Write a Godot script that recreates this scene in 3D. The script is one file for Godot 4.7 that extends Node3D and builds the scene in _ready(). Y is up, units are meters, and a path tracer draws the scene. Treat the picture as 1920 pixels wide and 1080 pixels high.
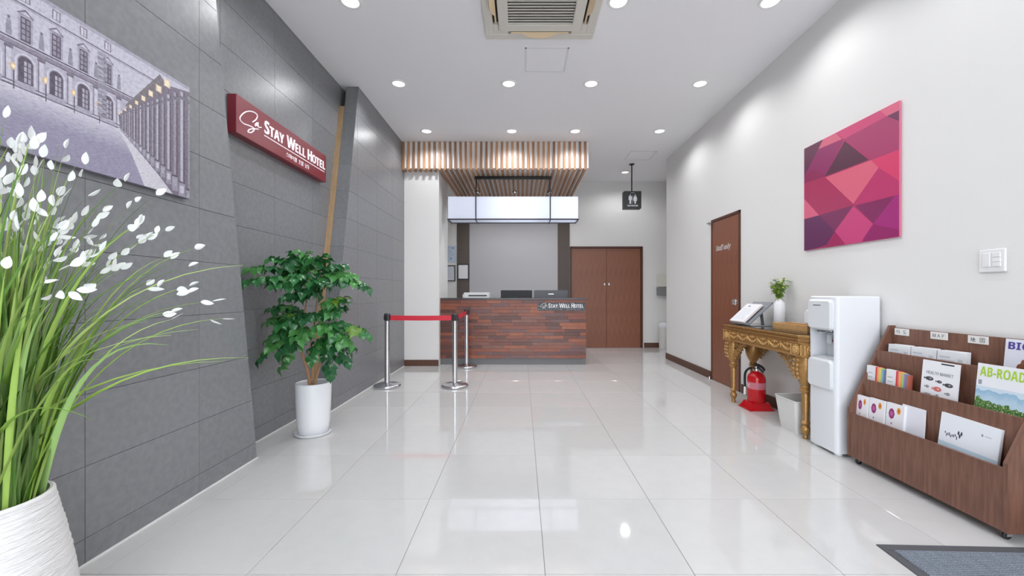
extends Node3D
# Hotel lobby. Metres; the camera stands at x 0, z 0; "d" is the distance in front of it (z = -d).

const EYE := 1.132
const CEIL := 3.43
const XL := -1.817      # face of the thick tiled slabs on the one long wall
const XN := -2.012      # face of the recessed tiles between them
const XR := 2.496       # plaster face of the other long wall
const DB := 8.41        # back wall

var mats := {}
var used := {}
var rng := RandomNumberGenerator.new()

# ---------------------------------------------------------------- mesh builder
class MB:
	var v := PackedVector3Array()
	var n := PackedVector3Array()
	var uv := PackedVector2Array()
	var ix := PackedInt32Array()
	var t := Transform3D()

	func vert(p: Vector3, nn: Vector3, u := Vector2.ZERO) -> int:
		v.append(t * p)
		n.append((t.basis * nn).normalized())
		uv.append(u)
		return v.size() - 1

	# a flat convex face, turned so that it looks along "out"
	func face(pts: Array, out: Vector3, uvs := []) -> void:
		var nn: Vector3 = (pts[1] - pts[0]).cross(pts[2] - pts[0])
		if nn.length_squared() < 1e-18 and pts.size() > 3:
			nn = (pts[2] - pts[0]).cross(pts[3] - pts[0])
		nn = nn.normalized()
		var flip := nn.dot(out) < 0.0
		if flip:
			nn = -nn
		var base := v.size()
		for i in pts.size():
			vert(pts[i], nn, uvs[i] if uvs.size() else Vector2.ZERO)
		for i in range(1, pts.size() - 1):
			if flip:
				ix.append_array([base, base + i, base + i + 1])
			else:
				ix.append_array([base, base + i + 1, base + i])

	func box(c: Vector3, s: Vector3, ch := 0.0) -> void:
		var h := s * 0.5
		ch = minf(ch, minf(h.x, minf(h.y, h.z)) * 0.9)
		for a in 3:
			var b := (a + 1) % 3
			var e := (a + 2) % 3
			for sg in [-1.0, 1.0]:
				var pts := []
				var out := Vector3.ZERO
				out[a] = sg
				for q in [[-1.0, -1.0], [1.0, -1.0], [1.0, 1.0], [-1.0, 1.0]]:
					var p := Vector3.ZERO
					p[a] = sg * h[a]
					p[b] = q[0] * (h[b] - ch)
					p[e] = q[1] * (h[e] - ch)
					pts.append(c + p)
				face(pts, out, [Vector2(0, 1), Vector2(1, 1), Vector2(1, 0), Vector2(0, 0)])
		if ch <= 0.0:
			return
		for a in 3:
			var b := (a + 1) % 3
			var e := (a + 2) % 3
			for sb in [-1.0, 1.0]:
				for se in [-1.0, 1.0]:
					var pts := []
					for q in [[-1.0, 0], [1.0, 0], [1.0, 1], [-1.0, 1]]:
						var p := Vector3.ZERO
						p[a] = q[0] * (h[a] - ch)
						p[b] = sb * (h[b] - (ch if q[1] else 0.0))
						p[e] = se * (h[e] - (0.0 if q[1] else ch))
						pts.append(c + p)
					var out := Vector3.ZERO
					out[b] = sb
					out[e] = se
					face(pts, out)
		for sx in [-1.0, 1.0]:
			for sy in [-1.0, 1.0]:
				for sz in [-1.0, 1.0]:
					var g := Vector3(sx, sy, sz)
					var q := h - Vector3(ch, ch, ch)
					face([c + g * Vector3(h.x, q.y, q.z), c + g * Vector3(q.x, h.y, q.z), c + g * Vector3(q.x, q.y, h.z)], g)

	# profile of (radius, height), turned round the y axis; sharp corners stay sharp
	func lathe(prof: Array, seg: int, c := Vector3.ZERO, flute := 0.0, flutes := 8, sx := 1.0, sz := 1.0) -> void:
		var m := prof.size()
		var sn := []
		for i in m - 1:
			var e: Vector2 = prof[i + 1] - prof[i]
			sn.append(Vector2(e.y, -e.x).normalized())
		for i in m - 1:
			var na: Vector2 = sn[i]
			var nb: Vector2 = sn[i]
			if i > 0 and sn[i - 1].dot(sn[i]) > 0.72:
				na = (sn[i - 1] + sn[i]).normalized()
			if i < m - 2 and sn[i + 1].dot(sn[i]) > 0.72:
				nb = (sn[i + 1] + sn[i]).normalized()
			var base := v.size()
			for k in seg + 1:
				var a := TAU * k / seg
				var f := 1.0 + flute * cos(a * flutes)
				var dv := Vector3(cos(a), 0, sin(a))
				var pa: Vector2 = prof[i]
				var pb: Vector2 = prof[i + 1]
				vert(c + Vector3(dv.x * pa.x * f * sx, pa.y, dv.z * pa.x * f * sz), Vector3(dv.x * na.x / sx, na.y, dv.z * na.x / sz), Vector2(float(k) / seg, float(i) / m))
				vert(c + Vector3(dv.x * pb.x * f * sx, pb.y, dv.z * pb.x * f * sz), Vector3(dv.x * nb.x / sx, nb.y, dv.z * nb.x / sz), Vector2(float(k) / seg, float(i + 1) / m))
			for k in seg:
				var q := base + k * 2
				ix.append_array([q, q + 2, q + 1, q + 1, q + 2, q + 3])

	func tube(pts: Array, rad, seg := 8, caps := true, flat := 1.0) -> void:
		var m := pts.size()
		var up := Vector3.ZERO
		var base := v.size()
		for i in m:
			var tg: Vector3 = (pts[mini(i + 1, m - 1)] - pts[maxi(i - 1, 0)]).normalized()
			if i == 0:
				up = tg.cross(Vector3.UP if absf(tg.y) < 0.9 else Vector3.RIGHT).normalized()
			else:
				up = (up - tg * up.dot(tg)).normalized()
			var side := tg.cross(up)
			var r: float = rad[i] if rad is Array else rad
			for k in seg + 1:
				var a := TAU * k / seg
				var nn := up * cos(a) + side * sin(a)
				vert(pts[i] + up * cos(a) * r + side * sin(a) * r * flat, nn, Vector2(float(k) / seg, float(i) / m))
		for i in m - 1:
			for k in seg:
				var q := base + i * (seg + 1) + k
				var w := q + seg + 1
				ix.append_array([q, w, q + 1, q + 1, w, w + 1])
		if caps:
			for e in [0, m - 1]:
				var ring := []
				for k in seg:
					ring.append(t.affine_inverse() * v[base + e * (seg + 1) + k])
				var out: Vector3 = (pts[0] - pts[1]) if e == 0 else (pts[m - 1] - pts[m - 2])
				face(ring, out)

	func ball(c: Vector3, r: Vector3, seg := 10, rings := 6) -> void:
		var base := v.size()
		for j in rings + 1:
			var b := PI * j / rings - PI / 2
			for k in seg + 1:
				var a := TAU * k / seg
				var u := Vector3(cos(a) * cos(b), sin(b), sin(a) * cos(b))
				vert(c + u * r, (u / r).normalized())
		for j in rings:
			for k in seg:
				var q := base + j * (seg + 1) + k
				var w := q + seg + 1
				ix.append_array([q, q + 1, w, q + 1, w + 1, w])

	# polygon in the xy plane, pushed out from z0 to z1; "ch" chamfers the z1 edge
	func prism(poly: PackedVector2Array, z0: float, z1: float, ch := 0.0, smooth := false) -> void:
		if Geometry2D.is_polygon_clockwise(poly):
			poly = poly.duplicate()
			poly.reverse()
		var m := poly.size()
		var inner := MB.inset(poly, ch) if ch > 0.0 else poly
		var tri := Geometry2D.triangulate_polygon(inner)
		for e in 2:
			var z: float = [z0, z1][e]
			var ring: PackedVector2Array = inner if e == 1 else poly
			var base := v.size()
			for p in ring:
				vert(Vector3(p.x, p.y, z), Vector3(0, 0, 1 if e == 1 else -1), p)
			for k in range(0, tri.size(), 3):
				var a := tri[k]
				var b := tri[k + 1]
				var c := tri[k + 2]
				var ccw := (inner[b] - inner[a]).cross(inner[c] - inner[a]) > 0.0
				if ccw == (e == 1):
					ix.append_array([base + a, base + c, base + b])
				else:
					ix.append_array([base + a, base + b, base + c])
		var zc := z1 - ch * signf(z1 - z0)
		var norm := []
		for i in m:
			var e: Vector2 = (poly[(i + 1) % m] - poly[i]).normalized()
			norm.append(Vector2(e.y, -e.x))
		for i in m:
			var j := (i + 1) % m
			var na: Vector2 = norm[i]
			var nb: Vector2 = norm[i]
			if smooth:
				if norm[(i + m - 1) % m].dot(norm[i]) > 0.6:
					na = (norm[(i + m - 1) % m] + norm[i]).normalized()
				if norm[j].dot(norm[i]) > 0.6:
					nb = (norm[j] + norm[i]).normalized()
			var base := v.size()
			vert(Vector3(poly[i].x, poly[i].y, z0), Vector3(na.x, na.y, 0))
			vert(Vector3(poly[j].x, poly[j].y, z0), Vector3(nb.x, nb.y, 0))
			vert(Vector3(poly[j].x, poly[j].y, zc), Vector3(nb.x, nb.y, 0))
			vert(Vector3(poly[i].x, poly[i].y, zc), Vector3(na.x, na.y, 0))
			if z1 > z0:
				ix.append_array([base, base + 2, base + 1, base, base + 3, base + 2])
			else:
				ix.append_array([base, base + 1, base + 2, base, base + 2, base + 3])
			if ch > 0.0:
				var mid := (norm[i] as Vector2)
				face([Vector3(poly[i].x, poly[i].y, zc), Vector3(poly[j].x, poly[j].y, zc), Vector3(inner[j].x, inner[j].y, z1), Vector3(inner[i].x, inner[i].y, z1)], Vector3(mid.x, mid.y, signf(z1 - z0)))

	static func inset(poly: PackedVector2Array, d: float) -> PackedVector2Array:
		var out := PackedVector2Array()
		var m := poly.size()
		for i in m:
			var a := (poly[i] - poly[(i + m - 1) % m]).normalized()
			var b := (poly[(i + 1) % m] - poly[i]).normalized()
			var na := Vector2(-a.y, a.x)
			var nb := Vector2(-b.y, b.x)
			var k := (na + nb) / maxf(0.2, 1.0 + na.dot(nb))
			out.append(poly[i] + k * d)
		return out

	func take(m: Mesh, x: Transform3D) -> void:
		for s in m.get_surface_count():
			var a := m.surface_get_arrays(s)
			var vv: PackedVector3Array = a[Mesh.ARRAY_VERTEX]
			var nn: PackedVector3Array = a[Mesh.ARRAY_NORMAL]
			var base := v.size()
			var bi := x.basis.inverse().transposed()
			for i in vv.size():
				vert(x * vv[i], bi * nn[i])
			var id: PackedInt32Array = a[Mesh.ARRAY_INDEX] if a[Mesh.ARRAY_INDEX] != null else PackedInt32Array(range(vv.size()))
			for i in id:
				ix.append(base + i)

	func mesh() -> ArrayMesh:
		# every triangle is turned to agree with its normals (front faces run clockwise)
		for k in range(0, ix.size(), 3):
			var p := v[ix[k]]
			var g := (v[ix[k + 2]] - p).cross(v[ix[k + 1]] - p)
			if g.dot(n[ix[k]] + n[ix[k + 1]] + n[ix[k + 2]]) < 0.0:
				var sw := ix[k + 1]
				ix[k + 1] = ix[k + 2]
				ix[k + 2] = sw
		var a := []
		a.resize(Mesh.ARRAY_MAX)
		a[Mesh.ARRAY_VERTEX] = v
		a[Mesh.ARRAY_NORMAL] = n
		a[Mesh.ARRAY_TEX_UV] = uv
		a[Mesh.ARRAY_INDEX] = ix
		var m := ArrayMesh.new()
		m.add_surface_from_arrays(Mesh.PRIMITIVE_TRIANGLES, a)
		return m

# ---------------------------------------------------------------- scene helpers
func rgb(r: float, g: float, b: float) -> Color:
	return Color(r / 255.0, g / 255.0, b / 255.0)

func mat(key: String, c := Color.WHITE, rough := 0.6, metal := 0.0) -> StandardMaterial3D:
	if not mats.has(key):
		var m := StandardMaterial3D.new()
		m.resource_name = key
		m.albedo_color = c
		m.roughness = rough
		m.metallic = metal
		mats[key] = m
	return mats[key]

func noise_tex(fr: float, sd: int, c0: Color, c1: Color, size := 512, oct := 4, mid = null) -> NoiseTexture2D:
	var f := FastNoiseLite.new()
	f.noise_type = FastNoiseLite.TYPE_SIMPLEX_SMOOTH
	f.frequency = fr
	f.seed = sd
	f.fractal_octaves = oct
	var t := NoiseTexture2D.new()
	t.width = size
	t.height = size
	t.seamless = true
	t.noise = f
	var g := Gradient.new()
	g.set_color(0, c0)
	g.set_color(1, c1)
	if mid != null:
		g.add_point(0.5, mid)
	t.color_ramp = g
	return t

func wood(key: String, c0: Color, c1: Color, sc: Vector3, rough := 0.4, sd := 3) -> StandardMaterial3D:
	if mats.has(key):
		return mats[key]
	var m := mat(key, Color.WHITE, rough)
	m.albedo_texture = noise_tex(0.012, sd, c0, c1, 512, 5)
	m.uv1_triplanar = true
	m.uv1_scale = sc
	return m

func img_mat(key: String, im: Image, rough := 0.4) -> StandardMaterial3D:
	var m := mat(key, Color.WHITE, rough)
	m.albedo_texture = ImageTexture.create_from_image(im)
	m.texture_repeat = false
	return m

func numbered(parent: Node, called: String) -> String:
	var k := str(parent.get_instance_id()) + called
	var i: int = used.get(k, 0)
	used[k] = i + 1
	return called if i == 0 else "%s_%03d" % [called, i]

func P(x: float, y: float, d: float) -> Vector3:
	return Vector3(x, y, -d)

func thing(called: String, label: String, category: String, at := Vector3.ZERO, turn := 0.0, group := "") -> Node3D:
	var o := Node3D.new()
	o.name = numbered(self, called)
	add_child(o, true)
	o.position = at
	o.rotation.y = turn
	o.set_meta("label", label)
	o.set_meta("category", category)
	if group:
		o.set_meta("group", group)
	return o

func part(parent: Node3D, called: String, mesh: Mesh, m: Material, at := Vector3.ZERO) -> MeshInstance3D:
	var o := MeshInstance3D.new()
	o.name = numbered(parent, called)
	o.mesh = mesh
	o.material_override = m
	parent.add_child(o, true)
	o.position = at
	return o

func tag(o: Node3D, label: String, category: String, group := "") -> void:
	o.set_meta("label", label)
	o.set_meta("category", category)
	if group:
		o.set_meta("group", group)

func struct(called: String, mesh: Mesh, m: Material, label := "") -> MeshInstance3D:
	var o := part(self, called, mesh, m)
	o.set_meta("kind", "structure")
	if label:
		o.set_meta("label", label)
	return o

func boxm(c: Vector3, s: Vector3, ch := 0.0) -> ArrayMesh:
	var b := MB.new()
	b.box(c, s, ch)
	return b.mesh()

# box between two corners given as x, y, d
func span(b: MB, x0: float, x1: float, y0: float, y1: float, d0: float, d1: float, ch := 0.0) -> void:
	b.box(P((x0 + x1) / 2, (y0 + y1) / 2, (d0 + d1) / 2), Vector3(x1 - x0, y1 - y0, d1 - d0), ch)

func spanm(x0: float, x1: float, y0: float, y1: float, d0: float, d1: float, ch := 0.0) -> ArrayMesh:
	var b := MB.new()
	span(b, x0, x1, y0, y1, d0, d1, ch)
	return b.mesh()

func round_rect(x0: float, x1: float, y0: float, y1: float, r: float, seg := 5) -> PackedVector2Array:
	var o := PackedVector2Array()
	for q in [[x1 - r, y0 + r, -PI / 2], [x1 - r, y1 - r, 0.0], [x0 + r, y1 - r, PI / 2], [x0 + r, y0 + r, PI]]:
		for k in seg + 1:
			var a: float = q[2] + PI / 2 * k / seg
			o.append(Vector2(q[0] + cos(a) * r, q[1] + sin(a) * r))
	return o

func arc(c: Vector3, r: float, a0: float, a1: float, k: int, u := Vector3.RIGHT, w := Vector3.UP, grow := 1.0) -> Array:
	var o := []
	for i in k + 1:
		var f := float(i) / k
		var a := lerpf(a0, a1, f)
		var rr := r * lerpf(1.0, grow, f)
		o.append(c + u * cos(a) * rr + w * sin(a) * rr)
	return o

func curve(pts: Array, sub := 6) -> Array:      # Catmull-Rom through the points
	var o := []
	for i in pts.size() - 1:
		var a: Vector3 = pts[maxi(i - 1, 0)]
		var b: Vector3 = pts[i]
		var c: Vector3 = pts[i + 1]
		var e: Vector3 = pts[mini(i + 2, pts.size() - 1)]
		for k in sub:
			o.append(b.cubic_interpolate(c, a, e, float(k) / sub))
	o.append(pts[pts.size() - 1])
	return o

# lettering: a run of characters as one thin solid. x, y is the start of the baseline, cap the height of a capital.
func letters(b: MB, s: String, x: float, y: float, cap: float, width := 0.0, font := "Droid Sans", bold := true, slant := 0.0, z := 0.0, depth := 0.004) -> float:
	var f := SystemFont.new()
	f.font_names = PackedStringArray([font])
	f.font_weight = 700 if bold else 400
	var t := TextMesh.new()
	t.font = f
	t.font_size = 64
	t.pixel_size = 0.01
	t.depth = 0.1
	t.curve_step = 1.0
	t.text = s
	t.horizontal_alignment = HORIZONTAL_ALIGNMENT_LEFT
	t.vertical_alignment = VERTICAL_ALIGNMENT_BOTTOM
	var box := t.get_aabb()
	var k := cap / 0.457
	var kx := k
	if width > 0.0:
		kx = width / box.size.x
	var base_y := 0.0
	var h := TextMesh.new()
	h.font = f
	h.font_size = 64
	h.pixel_size = 0.01
	h.depth = 0.1
	h.vertical_alignment = VERTICAL_ALIGNMENT_BOTTOM
	h.text = "H"
	base_y = h.get_aabb().position.y
	k = cap / h.get_aabb().size.y
	if width <= 0.0:
		kx = k
	var kz := depth / 0.1
	var basis := Basis(Vector3(kx, 0, 0), Vector3(slant * k, k, 0), Vector3(0, 0, kz))
	b.take(t, Transform3D(basis, Vector3(x - box.position.x * kx, y - base_y * k, z + depth / 2)))
	return box.size.x * kx

const RINGS := 10
func strokes(b: MB, glyph: Array, x: float, y: float, s: Vector2, w: float, z := 0.0) -> void:
	for g in glyph:
		var pts := []
		if g.size() == 3:       # a ring
			for k in RINGS + 1:
				var a := TAU * k / RINGS
				pts.append(Vector3(x + (g[0] + cos(a) * g[2]) * s.x, y + (g[1] + sin(a) * g[2]) * s.y, z))
		else:
			for k in range(0, g.size(), 2):
				pts.append(Vector3(x + g[k] * s.x, y + g[k + 1] * s.y, z))
		for k in pts.size() - 1:
			b.tube([pts[k], pts[k + 1]], w / 2, 6, true)

func hangul() -> Dictionary:
	var e := [[0.72, 0.95, 0.72, 0.05], [0.94, 1.0, 0.94, 0.0], [0.52, 0.55, 0.72, 0.55]]
	var rieul := [[0.15, 0.32, 0.92, 0.32, 0.92, 0.17, 0.15, 0.17, 0.15, 0.0, 0.96, 0.0]]
	return {
		"seu": [[0.1, 0.5, 0.5, 0.95, 0.9, 0.5], [0.0, 0.2, 1.0, 0.2]],
		"te": [[0.5, 0.9, 0.05, 0.9, 0.05, 0.25, 0.5, 0.25], [0.05, 0.58, 0.48, 0.58]] + e,
		"i": [[0.32, 0.55, 0.28], [0.88, 1.0, 0.88, 0.0]],
		"wel": [[0.28, 0.83, 0.15], [0.0, 0.56, 0.58, 0.56], [0.28, 0.56, 0.28, 0.42], [0.72, 0.95, 0.72, 0.42], [0.94, 1.0, 0.94, 0.42], [0.56, 0.7, 0.72, 0.7]] + rieul,
		"ho": [[0.4, 1.0, 0.6, 1.0], [0.12, 0.84, 0.88, 0.84], [0.5, 0.57, 0.16], [0.5, 0.38, 0.5, 0.12], [0.0, 0.1, 1.0, 0.1]],
		"tel": [[0.5, 0.95, 0.08, 0.95, 0.08, 0.5, 0.5, 0.5], [0.08, 0.72, 0.48, 0.72], [0.72, 0.95, 0.72, 0.42], [0.94, 1.0, 0.94, 0.42], [0.54, 0.7, 0.72, 0.7]] + rieul,
		"nam": [[0.1, 0.95, 0.1, 0.52, 0.58, 0.52], [0.76, 1.0, 0.76, 0.4], [0.76, 0.7, 0.98, 0.7], [0.2, 0.3, 0.8, 0.3, 0.8, 0.0, 0.2, 0.0, 0.2, 0.3]],
		"dong": [[0.85, 0.96, 0.15, 0.96, 0.15, 0.7, 0.88, 0.7], [0.5, 0.7, 0.5, 0.46], [0.0, 0.46, 1.0, 0.46], [0.5, 0.17, 0.17]],
		"ji": [[0.05, 0.9, 0.62, 0.9], [0.34, 0.9, 0.02, 0.2], [0.36, 0.65, 0.64, 0.2], [0.9, 1.0, 0.9, 0.0]],
		"do": [[0.85, 0.95, 0.15, 0.95, 0.15, 0.5, 0.88, 0.5], [0.5, 0.5, 0.5, 0.12], [0.0, 0.1, 1.0, 0.1]],
		"earth": [[0.05, 0.65, 0.4, 0.65], [0.22, 0.95, 0.22, 0.25], [0.02, 0.2, 0.42, 0.32], [0.45, 0.5, 0.95, 0.66, 0.9, 0.35], [0.72, 0.98, 0.72, 0.22], [0.54, 0.78, 0.54, 0.06, 0.96, 0.06, 0.96, 0.22]],
		"plan": [[0.05, 0.98, 0.95, 0.98, 0.95, 0.02, 0.05, 0.02, 0.05, 0.98], [0.28, 0.8, 0.36, 0.62], [0.48, 0.84, 0.54, 0.66], [0.76, 0.82, 0.28, 0.2], [0.34, 0.5, 0.76, 0.2]],
	}

# filled polygon in an image, points in pixels
func fill(im: Image, pts: PackedVector2Array, c: Color) -> void:
	var y0 := 1e9
	var y1 := -1e9
	for p in pts:
		y0 = minf(y0, p.y)
		y1 = maxf(y1, p.y)
	var m := pts.size()
	for y in range(maxi(0, int(y0)), mini(im.get_height(), int(ceil(y1)) + 1)):
		var yy := y + 0.5
		var xs := []
		for i in m:
			var a := pts[i]
			var b := pts[(i + 1) % m]
			if (a.y <= yy) != (b.y <= yy):
				xs.append(a.x + (yy - a.y) / (b.y - a.y) * (b.x - a.x))
		xs.sort()
		for k in range(0, xs.size() - 1, 2):
			var x0 := int(round(xs[k]))
			var x1 := int(round(xs[k + 1]))
			if x1 > x0:
				im.fill_rect(Rect2i(x0, y, x1 - x0, 1), c)

func quad_pts(x0: float, y0: float, x1: float, y1: float) -> PackedVector2Array:
	return PackedVector2Array([Vector2(x0, y0), Vector2(x1, y0), Vector2(x1, y1), Vector2(x0, y1)])

func disc(im: Image, cx: float, cy: float, rx: float, ry: float, c: Color, k := 20) -> void:
	var pts := PackedVector2Array()
	for i in k:
		var a := TAU * i / k
		pts.append(Vector2(cx + cos(a) * rx, cy + sin(a) * ry))
	fill(im, pts, c)

# a sheet stack or a board: front face carries the print, the other faces the edge colour
func printed(parent: Node3D, called: String, s: Vector3, at: Vector3, tilt: Vector3, front: Material, edge: Material) -> Node3D:
	var body := part(parent, called, boxm(Vector3.ZERO, s, 0.0008), edge, at)
	body.rotation = tilt
	var b := MB.new()
	var h := s * 0.5
	b.face([Vector3(-h.x + 0.001, -h.y + 0.001, h.z + 0.0006), Vector3(h.x - 0.001, -h.y + 0.001, h.z + 0.0006), Vector3(h.x - 0.001, h.y - 0.001, h.z + 0.0006), Vector3(-h.x + 0.001, h.y - 0.001, h.z + 0.0006)], Vector3(0, 0, 1), [Vector2(0, 1), Vector2(1, 1), Vector2(1, 0), Vector2(0, 0)])
	part(body, "print", b.mesh(), front)
	return body

# ---------------------------------------------------------------- the scene
func _ready() -> void:
	rng.seed = 20240611
	view_and_light()
	make_materials()
	shell()
	tiled_walls()
	doors()
	ceiling_fittings()
	slat_canopy()
	counter()
	hanging_lamp()
	stanchions()
	wall_signs()
	console_table()
	table_items()
	under_table()
	dispenser()
	rack()
	grass_plant()
	tree_plant()
	back_items()
	doormat()

func view_and_light() -> void:
	var cam := Camera3D.new()
	cam.name = "camera"
	cam.projection = Camera3D.PROJECTION_FRUSTUM
	cam.near = 0.05
	cam.far = 100.0
	cam.size = 2.0 * 0.05 * 540.0 / 763.0
	cam.frustum_offset = Vector2(-18.0 / 763.0 * 0.05, 9.0 / 763.0 * 0.05)
	cam.position = Vector3(0, EYE, 0)
	cam.current = true
	add_child(cam)
	var e := Environment.new()
	e.background_mode = Environment.BG_SKY
	var sm := ProceduralSkyMaterial.new()
	sm.sky_top_color = rgb(208, 214, 224)
	sm.sky_horizon_color = rgb(234, 236, 238)
	sm.ground_horizon_color = rgb(200, 200, 198)
	sm.ground_bottom_color = rgb(150, 150, 148)
	sm.sky_energy_multiplier = 3.5
	sm.ground_energy_multiplier = 1.75
	var sky := Sky.new()
	sky.sky_material = sm
	e.sky = sky
	e.tonemap_mode = Environment.TONE_MAPPER_LINEAR
	e.tonemap_exposure = 0.48
	e.sdfgi_enabled = true
	e.ssao_enabled = true
	e.ssil_enabled = true
	var w := WorldEnvironment.new()
	w.name = "world_environment"
	w.environment = e
	add_child(w)

func make_materials() -> void:
	mat("wall_paint", rgb(230, 229, 227), 0.75)
	mat("ceiling_paint", rgb(244, 244, 246), 0.85)
	mat("white_gloss", rgb(236, 237, 240), 0.18)
	mat("white_plastic", rgb(232, 234, 238), 0.32)
	mat("steel", rgb(205, 205, 208), 0.22, 1.0)
	mat("chrome", rgb(225, 225, 228), 0.08, 1.0)
	mat("black_metal", rgb(40, 41, 44), 0.45)
	mat("black_plastic", rgb(28, 30, 33), 0.5)
	mat("paper", rgb(238, 238, 240), 0.7)
	mat("base_brown", rgb(92, 60, 46), 0.45)
	mat("red_tape", rgb(214, 40, 62), 0.5)
	wood("door_wood", rgb(120, 74, 54), rgb(152, 98, 74), Vector3(9, 0.45, 9), 0.38)
	wood("rack_wood", rgb(104, 70, 56), rgb(136, 96, 78), Vector3(7, 0.7, 7), 0.42, 9)
	wood("batten_wood", rgb(166, 136, 102), rgb(192, 162, 124), Vector3(8, 0.8, 8), 0.6, 5)

func shell() -> void:
	var white := mat("wall_paint")
	# floor: grout bed and polished tiles
	var fl := struct("floor", spanm(-2.2, 3.2, -0.12, -0.0025, -2.1, 8.6), mat("grout", rgb(150, 148, 144), 0.8), "polished pale grey porcelain tile floor")
	var tones := []
	for k in 3:
		var m := mat("floor_tile_%d" % k, rgb(212 + k * 2, 211 + k * 2, 209 + k * 2), 0.045)
		m.metallic_specular = 0.62
		m.albedo_texture = noise_tex(0.02, 40 + k, Color(0.985, 0.985, 0.985), Color(1, 1, 1), 256)
		m.uv1_triplanar = true
		m.uv1_scale = Vector3(1.5, 1.5, 1.5)
		tones.append(m)
	var shapes := {}
	var xs := [-2.012]
	for k in 9:
		xs.append(-1.705 + 0.6 * k)
	xs[9] = 3.0
	var ds := []
	for k in 18:
		ds.append(-1.963 + 0.6 * k)
	ds.append(DB)
	for i in xs.size() - 1:
		for j in ds.size() - 1:
			var sx: float = xs[i + 1] - xs[i] - 0.003
			var sd: float = ds[j + 1] - ds[j] - 0.003
			var key := "%.3f %.3f" % [sx, sd]
			if not shapes.has(key):
				shapes[key] = boxm(Vector3(0, -0.005, 0), Vector3(sx, 0.01, sd), 0.0006)
			part(fl, "floor_tile", shapes[key], tones[rng.randi() % 3], P((xs[i] + xs[i + 1]) / 2, 0, (ds[j] + ds[j + 1]) / 2))
	struct("ceiling", spanm(-2.3, 3.3, CEIL, CEIL + 0.2, -2.2, 8.7), mat("ceiling_paint"), "smooth white painted ceiling")
	# the long plaster wall, with an opening for the staff door, ending at the recess
	var b := MB.new()
	span(b, XR, XR + 0.14, 0, CEIL, -2.1, 4.634)
	span(b, XR, XR + 0.14, 2.08, CEIL, 4.634, 5.334)
	span(b, XR, XR + 0.14, 0, CEIL, 5.334, 7.01)
	span(b, XR + 0.14, 3.1, 0, CEIL, 6.9, 7.01)
	struct("wall_right", b.mesh(), white, "long white plaster wall with the staff door")
	b = MB.new()
	span(b, 3.0, 3.14, 0, CEIL, 7.01, 8.6)
	struct("wall_right", b.mesh(), white, "white side wall of the recess by the double door")
	b = MB.new()
	span(b, -2.2, 1.003, 0, CEIL, DB, DB + 0.14)
	span(b, 1.003, 2.491, 2.085, CEIL, DB, DB + 0.14)
	span(b, 2.491, 3.1, 0, CEIL, DB, DB + 0.14)
	struct("wall_back", b.mesh(), white, "white back wall around the wooden double door")
	# white pier beside the counter
	struct("pillar", spanm(-2.19, -1.28, 0, 3.029, 6.302, 7.05, 0.003), white, "white square pier between the tiled wall and the counter")
	b = MB.new()
	span(b, -2.2, -1.9, 0, CEIL, 7.06, 8.41)
	span(b, -2.35, -2.2, 0, CEIL, -2.14, 8.55)
	struct("wall_left", b.mesh(), white, "white wall behind the pier")
	# front wall with the glazed shopfront, behind the viewer
	b = MB.new()
	span(b, -2.2, -1.7, 0, CEIL, -2.14, -2.0)
	span(b, 2.4, 2.64, 0, CEIL, -2.14, -2.0)
	span(b, -1.7, 2.4, 3.2, CEIL, -2.14, -2.0)
	struct("wall_front", b.mesh(), white, "front wall around the glazed shopfront")
	var wn := thing("window_1", "glazed shopfront of three tall panes", "window")
	wn.remove_meta("category")
	wn.set_meta("kind", "structure")
	var glass := mat("pane_glass", Color(1, 1, 1, 0.04), 0.02)
	glass.transparency = BaseMaterial3D.TRANSPARENCY_ALPHA
	b = MB.new()
	for k in 4:
		var x := -1.68 + k * (4.06 / 3.0)
		span(b, x - 0.02, x + 0.02, 0.0, 3.2, -2.1, -2.04)
	span(b, -1.7, 2.4, 0.0, 0.04, -2.1, -2.04)
	span(b, -1.7, 2.4, 3.16, 3.2, -2.1, -2.04)
	part(wn, "window_frame", b.mesh(), mat("steel"))
	for k in 3:
		var x := -1.66 + k * (4.06 / 3.0)
		part(wn, "pane", spanm(x, x + 4.06 / 3.0 - 0.04, 0.04, 3.16, -2.074, -2.066), glass)
	struct("pavement", spanm(-14, 14, -0.2, -0.06, -16, -2.14), mat("pavement_grey", rgb(190, 189, 186), 0.9), "grey pavement outside the shopfront")
	# skirtings
	b = MB.new()
	span(b, XR - 0.012, XR, 0.0, 0.1, 5.36, 7.022)
	span(b, XR - 0.012, XR, 0.0, 0.1, -2.0, 4.605)
	struct("baseboard_right", b.mesh(), mat("base_brown"), "dark brown skirting along the long white wall")
	struct("baseboard_back", spanm(2.53, 3.0, 0, 0.1, DB - 0.012, DB), mat("base_brown"), "dark brown skirting by the double door")
	struct("baseboard_left", spanm(XL + 0.002, -1.285, 0, 0.095, 6.288, 6.3), mat("base_brown"), "dark brown skirting at the foot of the white pier")

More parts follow.
